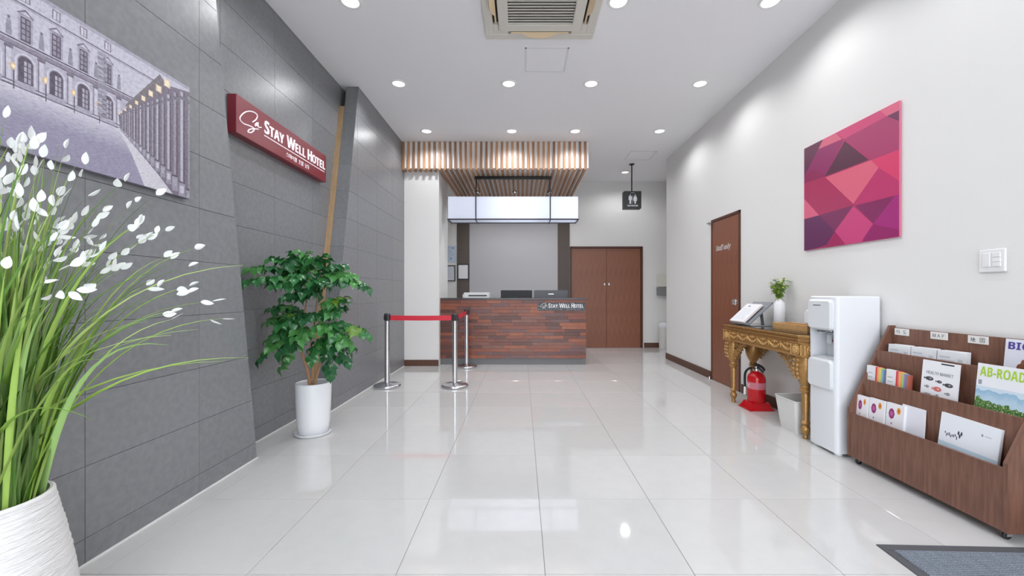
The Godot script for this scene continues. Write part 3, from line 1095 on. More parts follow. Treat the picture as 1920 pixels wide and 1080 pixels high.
func palace_image() -> Image:
	var w := 1024
	var h := 512
	var im := Image.create(w, h, false, Image.FORMAT_RGB8)
	var nz := FastNoiseLite.new()
	nz.seed = 5
	nz.frequency = 0.03
	var facade := rgb(196, 194, 208)
	var mid := rgb(168, 164, 180)
	var dark := rgb(118, 108, 124)
	var deep := rgb(88, 78, 94)
	im.fill(facade)
	# paving, lighter along the foot of the building
	for y in range(320, h):
		var f := float(y - 320) / (h - 320)
		im.fill_rect(Rect2i(0, y, w, 1), rgb(206, 203, 214).lerp(rgb(150, 145, 168), minf(1.0, f * 2.2)))
	for k in 900:
		var y := rng.randi_range(345, h - 1)
		im.fill_rect(Rect2i(rng.randi_range(0, w), y, rng.randi_range(6, 26), 1), rgb(140, 135, 158).lightened(rng.randf() * 0.25))
	# cornices
	for q in [[0, 14, 0.0], [58, 5, 0.6], [66, 2, 0.2], [176, 5, 0.9], [184, 14, 0.35], [198, 3, 0.9], [306, 4, 0.7], [316, 5, 0.9]]:
		im.fill_rect(Rect2i(0, q[0], w, q[1]), mid.lerp(deep, q[2]))
	im.fill_rect(Rect2i(0, 204, w, 102), rgb(178, 174, 190))
	# bays
	for k in range(-1, 9):
		var cx := 405.0 + 83.0 * k
		if cx > 720:
			break
		# attic window
		fill(im, quad_pts(cx - 12, 18, cx + 12, 50), dark)
		fill(im, quad_pts(cx - 9, 21, cx - 1, 48), rgb(206, 204, 216))
		fill(im, quad_pts(cx + 1, 21, cx + 9, 48), rgb(190, 188, 200))
		# tall window with a pediment
		fill(im, PackedVector2Array([Vector2(cx - 24, 92), Vector2(cx, 72), Vector2(cx + 24, 92)]), dark)
		fill(im, PackedVector2Array([Vector2(cx - 16, 90), Vector2(cx, 78), Vector2(cx + 16, 90)]), facade)
		fill(im, quad_pts(cx - 19, 92, cx + 19, 174), mid)
		fill(im, quad_pts(cx - 13, 98, cx + 13, 172), deep)
		for r in 4:
			fill(im, quad_pts(cx - 10, 102 + r * 17, cx - 1, 115 + r * 17), rgb(150, 146, 162))
			fill(im, quad_pts(cx + 2, 102 + r * 17, cx + 10, 115 + r * 17), rgb(138, 132, 148))
		# arched window
		for q in [[27.0, rgb(205, 202, 214)], [22.0, mid], [19.0, deep]]:
			disc(im, cx, 238, q[0], q[0] * 1.05, q[1], 26)
			fill(im, quad_pts(cx - q[0], 238, cx + q[0], 306), q[1])
		for r in 4:
			fill(im, quad_pts(cx - 4, 232 + r * 17, cx + 3, 246 + r * 17), rgb(176, 172, 186))
			fill(im, quad_pts(cx + 6, 232 + r * 17, cx + 14, 246 + r * 17), rgb(160, 154, 170))
		fill(im, quad_pts(cx - 26, 300, cx + 26, 318), mid)
		# niche figure and pilaster between bays
		var px := cx + 41.5
		disc(im, px, 120, 4, 5, dark, 10)
		fill(im, PackedVector2Array([Vector2(px - 5, 126), Vector2(px + 5, 126), Vector2(px + 8, 172), Vector2(px - 8, 172)]), mid.darkened(0.12))
		fill(im, quad_pts(px - 10, 204, px - 7, 306), dark)
		fill(im, quad_pts(px - 7, 204, px + 5, 306), rgb(200, 198, 210))
		fill(im, quad_pts(px - 12, 202, px + 10, 212), dark)
		# street lamp with a warm glass
		fill(im, quad_pts(px + 10, 268, px + 13, 330), deep)
		disc(im, px + 11.5, 262, 11, 12, rgb(206, 184, 168))
		disc(im, px + 11.5, 262, 6, 8, rgb(250, 214, 150))
		disc(im, px + 11.5, 262, 3, 4, rgb(255, 240, 205))
	# corner pavilion
	for k in 14:
		fill(im, quad_pts(618, 70 + k * 17, 650, 84 + k * 17), mid.darkened(0.06 + 0.1 * (k % 2)))
	# pale raking light on the paving, then the colonnade that comes towards the viewer
	fill(im, PackedVector2Array([Vector2(690, 318), Vector2(720, 318), Vector2(960, 512), Vector2(800, 512), Vector2(745, 400)]), rgb(208, 206, 214))
	var van := Vector2(694, 268)
	fill(im, PackedVector2Array([van, Vector2(860, 60), Vector2(1024, 20), Vector2(1024, 512), Vector2(934, 512), Vector2(860, 445), Vector2(700, 322)]), dark)
	fill(im, PackedVector2Array([Vector2(720, 220), Vector2(870, 20), Vector2(905, 50), Vector2(880, 90), Vector2(735, 235)]), rgb(120, 112, 118))
	var x := 702.0
	var st := 5.0
	var odd := 0
	while x < 1024.0:
		var f := (x - 694.0) / 330.0
		var top := lerpf(266.0, 40.0, minf(1.0, f * 1.25))
		var bot := lerpf(322.0, 560.0, f)
		var e := x + st * 0.56
		var c := rgb(192, 188, 200) if odd % 2 else rgb(160, 154, 168)
		fill(im, quad_pts(x, top, e, bot), c.darkened(0.2))
		fill(im, quad_pts(x + st * 0.16, top, e - st * 0.12, bot), c)
		fill(im, quad_pts(x + st * 0.3, top, x + st * 0.38, bot), c.darkened(0.12))
		fill(im, quad_pts(e - st * 0.1, top, e + st * 0.08, bot), deep)
		fill(im, quad_pts(x - st * 0.14, lerpf(top, bot, 0.04), e + st * 0.14, lerpf(top, bot, 0.075)), mid.darkened(0.3))
		fill(im, quad_pts(x - st * 0.14, lerpf(top, bot, 0.84), e + st * 0.14, bot), mid.darkened(0.1))
		fill(im, quad_pts(x - st * 0.14, lerpf(top, bot, 0.84), e + st * 0.14, lerpf(top, bot, 0.855)), deep)
		fill(im, quad_pts(x + st * 0.02, lerpf(top, bot, 0.88), e - st * 0.02, lerpf(top, bot, 0.95)), c.lightened(0.1))
		x += st
		st *= 1.13
		odd += 1
	for k in 9:
		var f := pow(float(k) / 8.0, 1.6)
		var p := Vector2(698, 262).lerp(Vector2(905, 38), f)
		var r := lerpf(3.0, 15.0, f)
		fill(im, quad_pts(p.x - r, p.y - r * 0.9, p.x + r, p.y + r * 1.3), rgb(226, 204, 178))
		fill(im, quad_pts(p.x - r * 0.6, p.y - r * 0.6, p.x + r * 0.6, p.y + r), rgb(250, 232, 206))
	# film grain of the print
	for gy in h:
		for gx in range(300, w):
			var c := im.get_pixel(gx, gy)
			var v := nz.get_noise_2d(gx * 2.0, gy * 2.0) * 0.55 + nz.get_noise_2d(gx * 11.0, gy * 9.0) * 0.6
			if gy > 330 and gx < 690 + (gy - 322) * 1.2:
				v = nz.get_noise_2d(gx * 1.5, gy * 12.0) * 0.8
			im.set_pixel(gx, gy, c.darkened(minf(0.3, -v * 0.3)) if v < 0.0 else c.lightened(minf(0.3, v * 0.26)))
	return im

func wall_signs() -> void:
	# palace print, unframed canvas
	var o := thing("palace_print", "wide unframed canvas print of a grey palace front and colonnade at dusk", "picture", P(XL + 0.002, 1.936, 1.59), PI / 2)
	part(o, "canvas", boxm(Vector3(0, 0, 0.0145), Vector3(1.2, 0.6, 0.029), 0.002), mat("canvas_edge", rgb(120, 114, 126), 0.7))
	var b := MB.new()
	b.face([Vector3(-0.598, -0.298, 0.0296), Vector3(0.598, -0.298, 0.0296), Vector3(0.598, 0.298, 0.0296), Vector3(-0.598, 0.298, 0.0296)], Vector3(0, 0, 1), [Vector2(0, 1), Vector2(1, 1), Vector2(1, 0), Vector2(0, 0)])
	part(o, "print", b.mesh(), img_mat("palace", palace_image(), 0.35))
	# red illuminated hotel sign
	o = thing("hotel_sign", "long dark red box sign with white hotel name on the grey tiled wall", "sign", P(XN, 2.228, 2.776), PI / 2)
	part(o, "sign_case", boxm(Vector3(0.637, 0.1325, 0.034), Vector3(1.274, 0.265, 0.066), 0.003), mat("sign_red", rgb(132, 28, 44), 0.3))
	mats["sign_red"].metallic_specular = 0.8
	var white := mat("sign_letter", rgb(250, 246, 250), 0.4)
	white.emission_enabled = true
	white.emission = Color(1, 0.97, 1)
	white.emission_energy_multiplier = 0.5
	b = MB.new()
	hotel_name(b, 0.298, 0.116, 0.094, 0.945, 0.068)
	part(o, "sign_lettering", b.mesh(), white)
	b = MB.new()
	logo(b, 0, 0, 1.0, 0.068, 0.0042)
	part(o, "sign_script_logo", b.mesh(), white)
	part(o, "sign_underline", boxm(Vector3(0.765, 0.0945, 0.068), Vector3(0.934, 0.007, 0.004), 0.001), white)
	b = MB.new()
	var g := hangul()
	var x := 0.585
	for k in ["seu", "te", "i", "wel", "", "ho", "tel", "", "nam", "dong"]:
		if k == "":
			x += 0.022
			continue
		b = MB.new()
		strokes(b, g[k], 0, 0, Vector2(0.035, 0.038), 0.0034)
		part(o, "sign_character", b.mesh(), white, Vector3(x, 0.03, 0.068))
		x += 0.041
	# geometric print on the plaster wall
	o = thing("geometric_print", "square unframed print of overlapping crimson, pink and purple facets on white wall", "picture", P(XR - 0.002, 1.948, 3.122), -PI / 2)
	part(o, "canvas", boxm(Vector3(0, 0, 0.007), Vector3(0.9, 0.895, 0.014), 0.001), mat("print_edge", rgb(214, 120, 144), 0.6))
	b = MB.new()
	b.face([Vector3(-0.449, -0.446, 0.0146), Vector3(0.449, -0.446, 0.0146), Vector3(0.449, 0.446, 0.0146), Vector3(-0.449, 0.446, 0.0146)], Vector3(0, 0, 1), [Vector2(0, 1), Vector2(1, 1), Vector2(1, 0), Vector2(0, 0)])
	part(o, "print", b.mesh(), img_mat("facets", facet_image(), 0.3))
	# light switch
	o = thing("light_switch", "white wall switch plate with one wide and three narrow rockers", "switch", P(XR, 1.302, 2.151), -PI / 2)
	part(o, "plate", boxm(Vector3(0, 0, 0.006), Vector3(0.122, 0.122, 0.012), 0.004), mat("switch_white", rgb(236, 236, 236), 0.35))
	part(o, "rocker", boxm(Vector3(-0.021, 0.004, 0.014), Vector3(0.036, 0.074, 0.008), 0.002), mat("switch_white"))
	for k in 3:
		part(o, "rocker", boxm(Vector3(0.025, 0.029 - 0.025 * k, 0.014), Vector3(0.036, 0.0235, 0.008), 0.002), mat("switch_white"))
	# hanging restroom sign
	o = thing("restroom_sign", "black box restroom sign with white figures hung from the ceiling on a rod", "sign", P(1.968, 2.78, 7.27))
	b = MB.new()
	b.prism(round_rect(-0.155, 0.155, -0.155, 0.155, 0.012), -0.06, 0.06, 0.003)
	part(o, "sign_box", b.mesh(), mat("sign_black", rgb(52, 53, 54), 0.4))
	b = MB.new()
	b.lathe([Vector2(0.011, 0.15), Vector2(0.011, CEIL - 2.78)], 12)
	part(o, "rod", b.mesh(), mat("black_metal"))
	b = MB.new()
	b.lathe([Vector2(0.011, CEIL - 2.81), Vector2(0.02, CEIL - 2.8), Vector2(0.045, CEIL - 2.79), Vector2(0.05, CEIL - 2.781)], 20)
	part(o, "ceiling_rose", b.mesh(), mat("black_metal"))
	b = MB.new()
	# man
	b.t = Transform3D(Basis(), Vector3(-0.042, 0, 0))
	b.prism(round_rect(-0.011, 0.011, 0.072, 0.094, 0.0109, 4), 0.06, 0.063)
	b.prism(PackedVector2Array([Vector2(-0.028, 0.066), Vector2(0.028, 0.066), Vector2(0.03, -0.005), Vector2(0.02, -0.005), Vector2(0.016, 0.03), Vector2(0.015, -0.07), Vector2(0.002, -0.07), Vector2(0, -0.01), Vector2(-0.002, -0.07), Vector2(-0.015, -0.07), Vector2(-0.016, 0.03), Vector2(-0.02, -0.005), Vector2(-0.03, -0.005)]), 0.06, 0.063)
	b.t = Transform3D(Basis(), Vector3(0.044, 0, 0))
	b.prism(round_rect(-0.011, 0.011, 0.072, 0.094, 0.0109, 4), 0.06, 0.063)
	b.prism(PackedVector2Array([Vector2(-0.02, 0.066), Vector2(0.02, 0.066), Vector2(0.038, 0.008), Vector2(0.03, 0.002), Vector2(0.017, 0.036), Vector2(0.032, -0.022), Vector2(0.014, -0.022), Vector2(0.013, -0.07), Vector2(0.002, -0.07), Vector2(0.0, -0.022), Vector2(-0.002, -0.07), Vector2(-0.013, -0.07), Vector2(-0.014, -0.022), Vector2(-0.032, -0.022), Vector2(-0.017, 0.036), Vector2(-0.03, 0.002), Vector2(-0.038, 0.008)]), 0.06, 0.063)
	b.t = Transform3D()
	b.box(Vector3(0, 0.008, 0.0615), Vector3(0.003, 0.15, 0.003))
	var lit := mat("sign_white", rgb(240, 240, 245), 0.4)
	part(o, "sign_figures", b.mesh(), lit)
	b = MB.new()
	letters(b, "RESTROOM", -0.092, -0.118, 0.028, 0.184, "Droid Sans", true, 0.0, 0.06, 0.003)
	b.tube([Vector3(-0.034, 0.122, 0.0615), Vector3(-0.01, 0.127, 0.0615), Vector3(0.012, 0.121, 0.0615), Vector3(0.036, 0.127, 0.0615)], 0.003, 6)
	part(o, "sign_lettering", b.mesh(), lit)

func facet_image() -> Image:
	var n := 640
	var im := Image.create(n, n, false, Image.FORMAT_RGB8)
	im.fill(rgb(176, 54, 98))
	var polys := [
		[0, -2, 26, -1, 19, 7, 2, 27, 0, 26], [26, -1, 38, -2, 47, 8, 19, 7], [38, -2, 83, -1, 90, 7, 49, 9], [83, -1, 100, -1, 100, 7, 90, 7], [90, 7, 100, 7, 100, 15],
		[49, 9, 90, 7, 100, 15, 100, 36, 76, 36], [19, 7, 49, 9, 28, 35, 15, 24, 1, 26], [50, 11, 74, 35, 27, 35], [0, 34, 28, 36, 59, 67, 20, 69, 0, 49],
		[0, 26, 15, 24, 28, 35, 0, 34], [28, 36, 76, 36, 83, 44, 59, 67], [76, 36, 100, 36, 100, 59, 83, 44], [83, 44, 100, 59, 100, 69, 59, 68], [0, 49, 20, 69, 0, 69],
		[0, 69, 20, 69, 39, 87, 29, 98, 0, 101], [20, 69, 59, 68, 39, 87], [59, 69, 78, 87, 68, 98, 67, 101, 50, 101, 39, 87], [61, 69, 97, 69, 78, 87],
		[97, 69, 100, 69, 100, 101, 68, 98, 78, 87], [39, 87, 50, 99, 50, 101, 27, 101], [78, 87, 100, 95, 100, 101, 67, 101]]
	var cols := [rgb(104, 52, 80), rgb(218, 106, 132), rgb(208, 76, 122), rgb(220, 102, 132), rgb(110, 50, 86), rgb(172, 62, 108), rgb(148, 50, 104), rgb(92, 50, 72), rgb(176, 50, 94), rgb(146, 44, 90), rgb(222, 104, 128), rgb(218, 66, 110), rgb(192, 54, 108), rgb(222, 100, 130), rgb(104, 44, 90), rgb(130, 50, 94), rgb(206, 70, 126), rgb(136, 40, 94), rgb(168, 40, 122), rgb(166, 38, 94), rgb(152, 34, 102)]
	for i in polys.size():
		var p := PackedVector2Array()
		for k in range(0, polys[i].size(), 2):
			p.append(Vector2(polys[i][k], polys[i][k + 1]) * n / 100.0)
		fill(im, p, cols[i])
	return im

# ---------------------------------------------------------------- console table
func console_table() -> void:
	var gold := mat("gilt", rgb(190, 148, 92), 0.36, 0.45)
	gold.albedo_texture = noise_tex(0.03, 91, Color(0.84, 0.81, 0.76), Color(1, 1, 1), 256, 4)
	gold.uv1_triplanar = true
	gold.uv1_scale = Vector3(4, 4, 4)
	var pale := mat("gilt_pale", rgb(214, 174, 114), 0.34, 0.5)
	var o := thing("console_table", "gilt carved console table with turned legs and glass top against white wall", "table", P(2.303, 0, 3.69), -PI / 2)
	var L := 0.62
	var W := 0.187
	# moulded top: a stack of chamfered boards with canted front corners
	var b := MB.new()
	var tilt := Transform3D(Basis(Vector3.RIGHT, -PI / 2), Vector3.ZERO)     # xy of the prism -> x, -z; extrudes up
	b.t = tilt
	for q in [[0.75, 0.764, -0.016], [0.764, 0.776, -0.006], [0.776, 0.79, -0.014], [0.79, 0.808, 0.0]]:
		b.prism(table_outline(L + q[2], W + q[2]), q[0], q[1], 0.003)
	part(o, "table_top", b.mesh(), gold)
	b = MB.new()
	b.t = tilt
	b.prism(table_outline(L - 0.004, W - 0.004), 0.808, 0.814, 0.001)
	var gl := mat("top_glass", rgb(58, 50, 40), 0.04)
	part(o, "glass_sheet", b.mesh(), gl)
	# apron boards
	b = MB.new()
	b.box(Vector3(0, 0.695, W - 0.04), Vector3(2 * L - 0.16, 0.112, 0.03), 0.002)
	b.box(Vector3(0, 0.695, -W + 0.025), Vector3(2 * L - 0.16, 0.112, 0.03), 0.002)
	for s in [-1, 1]:
		b.box(Vector3(s * (L - 0.05), 0.695, 0), Vector3(0.03, 0.112, 2 * W - 0.14), 0.002)
	b.box(Vector3(0, 0.647, W - 0.034), Vector3(2 * L - 0.16, 0.016, 0.036), 0.005)
	b.box(Vector3(0, 0.742, W - 0.034), Vector3(2 * L - 0.16, 0.014, 0.036), 0.005)
	part(o, "apron", b.mesh(), gold)
	# carved festoons on the front of the apron
	b = MB.new()
	var n := 6
	var z := W - 0.022
	for k in n:
		var x0 := -L + 0.12 + (2 * L - 0.24) * k / n
		var x1 := -L + 0.12 + (2 * L - 0.24) * (k + 1) / n
		var pts := []
		for i in 9:
			var f := float(i) / 8.0
			pts.append(Vector3(lerpf(x0, x1, f), 0.722 - 0.042 * sin(PI * f), z))
		b.tube(pts, [0.005, 0.007, 0.009, 0.011, 0.012, 0.011, 0.009, 0.007, 0.005], 7)
		b.tube(arc(Vector3((x0 + x1) / 2, 0.722, z), 0.012, 0.0, TAU * 1.3, 14, Vector3.RIGHT, Vector3.UP, 0.3), 0.004, 6)
		for s in [-1, 1]:
			b.ball(Vector3((x0 + x1) / 2 + s * 0.03, 0.725, z), Vector3(0.014, 0.006, 0.006), 8, 5)
		b.ball(Vector3(x0, 0.728, z), Vector3(0.011, 0.011, 0.009), 8, 6)
		b.ball(Vector3(x0, 0.7, z), Vector3(0.006, 0.018, 0.006), 8, 6)
		b.ball(Vector3(x1, 0.728, z), Vector3(0.011, 0.011, 0.009), 8, 6)
	part(o, "carved_festoon", b.mesh(), pale)
	# legs with square rosette blocks
	for sx in [-1, 1]:
		for sz in [-1, 1]:
			var c := Vector3(sx * (L - 0.085), 0, sz * (W - 0.085))
			var lb := MB.new()
			lb.lathe([Vector2(0.0, 0.0), Vector2(0.016, 0.0), Vector2(0.02, 0.012), Vector2(0.016, 0.03), Vector2(0.02, 0.036), Vector2(0.032, 0.062), Vector2(0.034, 0.08), Vector2(0.026, 0.098), Vector2(0.018, 0.106), Vector2(0.027, 0.114), Vector2(0.033, 0.126), Vector2(0.026, 0.138), Vector2(0.021, 0.142), Vector2(0.02, 0.155), Vector2(0.029, 0.352), Vector2(0.025, 0.358), Vector2(0.038, 0.37), Vector2(0.041, 0.382), Vector2(0.031, 0.392), Vector2(0.037, 0.4), Vector2(0.031, 0.412), Vector2(0.028, 0.42)], 20)
			lb.lathe([Vector2(0.03, 0.418), Vector2(0.04, 0.435), Vector2(0.058, 0.47), Vector2(0.069, 0.51), Vector2(0.075, 0.56), Vector2(0.074, 0.62), Vector2(0.07, 0.642)], 48, Vector3.ZERO, 0.035, 12)
			lb.box(Vector3(0, 0.695, 0), Vector3(0.15, 0.108, 0.15), 0.006)
			lb.box(Vector3(0, 0.646, 0), Vector3(0.162, 0.014, 0.162), 0.004)
			lb.box(Vector3(0, 0.744, 0), Vector3(0.162, 0.012, 0.162), 0.004)
			var lg := part(o, "leg", lb.mesh(), gold, c)
			var rb := MB.new()
			for f in [[Vector3(0, 0, 1), sz > 0], [Vector3(sx, 0, 0), true]]:
				if not f[1]:
					continue
				var out: Vector3 = f[0]
				var side := out.cross(Vector3.UP)
				var cc := Vector3(0, 0.695, 0) + out * 0.076
				for k in 8:
					var a := TAU * k / 8
					var pc := cc + side * cos(a) * 0.02 + Vector3.UP * sin(a) * 0.02
					rb.ball(pc, Vector3(0.011, 0.011, 0.011), 8, 5)
				rb.ball(cc + out * 0.004, Vector3(0.01, 0.01, 0.01), 8, 6)
				rb.tube(arc(cc, 0.038, 0.0, TAU, 20, side, Vector3.UP), 0.004, 6)
				for e in [-1, 1]:
					rb.tube([cc + side * 0.058 * e + Vector3.UP * 0.04, cc + side * 0.058 * e - Vector3.UP * 0.04], 0.004, 6)
				# beaded leaf scrolls on the bulb
				for k in 5:
					var yy := 0.61 - k * 0.034
					var rr: float = [0.074, 0.079, 0.081, 0.078, 0.07][k]
					for e in [-1, 1]:
						rb.tube(arc(Vector3(0, yy, 0) + out * rr + side * e * 0.02, 0.012, 0.0, TAU * 1.2, 10, side * e, Vector3.UP, 0.35), 0.0035, 5)
			part(lg, "carving", rb.mesh(), pale)
			# pierced corner bracket running inwards along the front or back
			var kb := MB.new()
			kb.t = Transform3D(Basis(Vector3(-sx, 0, 0), Vector3.UP, Vector3(0, 0, 1)), Vector3(-sx * 0.07, 0, sz * 0.03))
			bracket(kb)
			part(lg, "corner_bracket", kb.mesh(), gold)
			if sz > 0:
				kb = MB.new()
				kb.t = Transform3D(Basis(Vector3(0, 0, -1), Vector3.UP, Vector3(1, 0, 0)), Vector3(sx * 0.03, 0, -0.07))
				kb.t.basis = kb.t.basis.scaled_local(Vector3(0.5, 1, 1))
				bracket(kb)
				part(lg, "corner_bracket", kb.mesh(), gold)

func table_outline(l: float, w: float) -> PackedVector2Array:
	var c := 0.05
	return PackedVector2Array([Vector2(-l, w), Vector2(-l, -w + c), Vector2(-l + c, -w), Vector2(l - c, -w), Vector2(l, -w + c), Vector2(l, w)])

func bracket(b: MB) -> void:
	# x away from the leg 0..0.2, y 0.64 down to 0.47: scrolls, leaves and a scalloped edge
	b.tube(curve([Vector3(0.0, 0.465, 0), Vector3(0.03, 0.5, 0), Vector3(0.06, 0.53, 0), Vector3(0.1, 0.575, 0), Vector3(0.15, 0.61, 0), Vector3(0.21, 0.636, 0)], 4), 0.008, 6)
	for k in 7:
		var f := k / 6.0
		var p := Vector3(0.012 + 0.19 * f, 0.476 + 0.152 * pow(f, 0.8), 0)
		b.ball(p + Vector3(0.008, -0.006, 0), Vector3(0.014, 0.011, 0.01), 8, 5)
	for q in [[0.03, 0.6, 0.026, 1.0], [0.075, 0.61, 0.022, -1.0], [0.025, 0.545, 0.02, -1.0], [0.115, 0.622, 0.014, 1.0], [0.06, 0.565, 0.014, 1.0], [0.015, 0.505, 0.012, 1.0], [0.15, 0.628, 0.01, -1.0]]:
		b.tube(arc(Vector3(q[0], q[1], 0), q[2], 0.0, TAU * 1.4 * q[3], 18, Vector3.RIGHT, Vector3.UP, 0.25), 0.0055, 6)
	for q in [[0.05, 0.625, 0.6], [0.1, 0.6, 0.8], [0.045, 0.53, 0.9], [0.005, 0.575, 1.5], [0.135, 0.61, 0.5], [0.01, 0.625, 1.2]]:
		var m := Basis(Vector3.BACK, q[2])
		var keep := b.t
		b.t = b.t * Transform3D(m, Vector3(q[0], q[1], 0))
		b.ball(Vector3.ZERO, Vector3(0.02, 0.008, 0.008), 8, 5)
		b.t = keep

func table_items() -> void:
	var top := 0.8145
	# sloping brochure stand
	var o := thing("brochure_stand", "clear acrylic easel holding white sheets, at the door end of the gilt table", "brochure stand", P(2.27, top, 4.02), -PI / 2)
	var acr := mat("acrylic_clear", rgb(150, 156, 160), 0.12)
	part(o, "base_plate", boxm(Vector3(0.0, 0.004, -0.01), Vector3(0.32, 0.006, 0.2), 0.001), acr)
	var slope := Node3D.new()
	var bd := part(o, "back_board", boxm(Vector3(0, 0.15, 0), Vector3(0.31, 0.3, 0.012), 0.002), mat("board_grey", rgb(128, 133, 138), 0.3), Vector3(0, 0.02, 0.1))
	bd.rotation.x = -0.82
	slope.free()
	part(o, "ledge", boxm(Vector3(0, 0.02, 0.118), Vector3(0.31, 0.022, 0.008), 0.002), acr)
	var strut := MB.new()
	strut.box(Vector3(0, 0, 0), Vector3(0.05, 0.2, 0.005), 0.001)
	var sp := part(o, "strut", strut.mesh(), acr, Vector3(0.04, 0.105, -0.075))
	sp.rotation.x = 0.14
	var sh := thing("sheet_stack", "stack of white printed sheets lying on the sloping acrylic stand", "paper", P(2.27, top, 4.02), -PI / 2)
	var im := Image.create(128, 128, false, Image.FORMAT_RGB8)
	im.fill(rgb(240, 240, 244))
	disc(im, 44, 18, 9, 6, rgb(128, 130, 134))
	for k in 9:
		im.fill_rect(Rect2i(14, 36 + k * 9, 70 + (k * 37) % 30, 2), rgb(206, 206, 214))
	var pr := printed(sh, "sheets", Vector3(0.26, 0.25, 0.018), Vector3(-0.035, 0.118, 0.038), Vector3(-0.82, 0, 0), img_mat("sheet_print", im), mat("sheet_edge", rgb(236, 222, 220), 0.7))
	pr.position = Vector3(-0.03, 0.115, 0.037)
	# vase with a small plant
	o = thing("vase", "tall white vase with sloping shoulders on the gilt table", "vase", P(2.40, top, 3.79))
	var b := MB.new()
	b.lathe([Vector2(0, 0), Vector2(0.044, 0), Vector2(0.047, 0.004), Vector2(0.047, 0.215), Vector2(0.043, 0.225), Vector2(0.027, 0.248), Vector2(0.025, 0.262), Vector2(0.021, 0.262), Vector2(0.021, 0.2)], 28)
	part(o, "vase_body", b.mesh(), mat("white_gloss"))
	o = thing("sprig_bunch", "small bunch of green and yellow artificial sprigs in the white vase", "plant", P(2.40, top + 0.262, 3.79))
	var greens := [mat("sprig_a", rgb(112, 152, 66), 0.5), mat("sprig_b", rgb(146, 176, 84), 0.5), mat("sprig_c", rgb(214, 206, 104), 0.5)]
	var lf := leaf_mesh(0.044, 0.02, 0.2)
	for k in 34:
		var a := rng.randf() * TAU
		var r := rng.randf_range(0.01, 0.1)
		var h := rng.randf_range(0.08, 0.2) * (1.0 - 2.5 * r * r / 0.05 * 0.2)
		var tip := Vector3(cos(a) * r, h, sin(a) * r * 0.8)
		var pts := curve([Vector3(0, -0.06, 0), Vector3(tip.x * 0.25, h * 0.4, tip.z * 0.25), tip], 4)
		b = MB.new()
		b.tube(pts, 0.0016, 5)
		var stem := part(o, "sprig", b.mesh(), greens[0])
		for j in 9:
			var f := 0.35 + 0.65 * j / 8.0
			var p: Vector3 = pts[int(f * (pts.size() - 1))]
			var x := part(stem, "leaf", lf, greens[rng.randi() % 3 if rng.randf() < 0.65 else 0], p)
			x.rotation = Vector3(rng.randf_range(-0.9, 0.7), rng.randf() * TAU, rng.randf_range(-0.5, 0.5))
	# shallow wooden box
	o = thing("wooden_tray", "shallow pale wooden box on the gilt table beside the water dispenser", "tray", P(2.31, top, 3.4), -PI / 2)
	var tw := wood("tray_wood", rgb(190, 146, 92), rgb(214, 172, 118), Vector3(3, 9, 9), 0.5, 31)
	part(o, "tray_bottom", boxm(Vector3(0, 0.005, 0), Vector3(0.43, 0.01, 0.15), 0.001), tw)
	for s in [-1, 1]:
		part(o, "tray_side", boxm(Vector3(0, 0.034, s * 0.072), Vector3(0.44, 0.048, 0.012), 0.002), tw)
		part(o, "tray_side", boxm(Vector3(s * 0.214, 0.034, 0), Vector3(0.012, 0.048, 0.132), 0.002), tw)

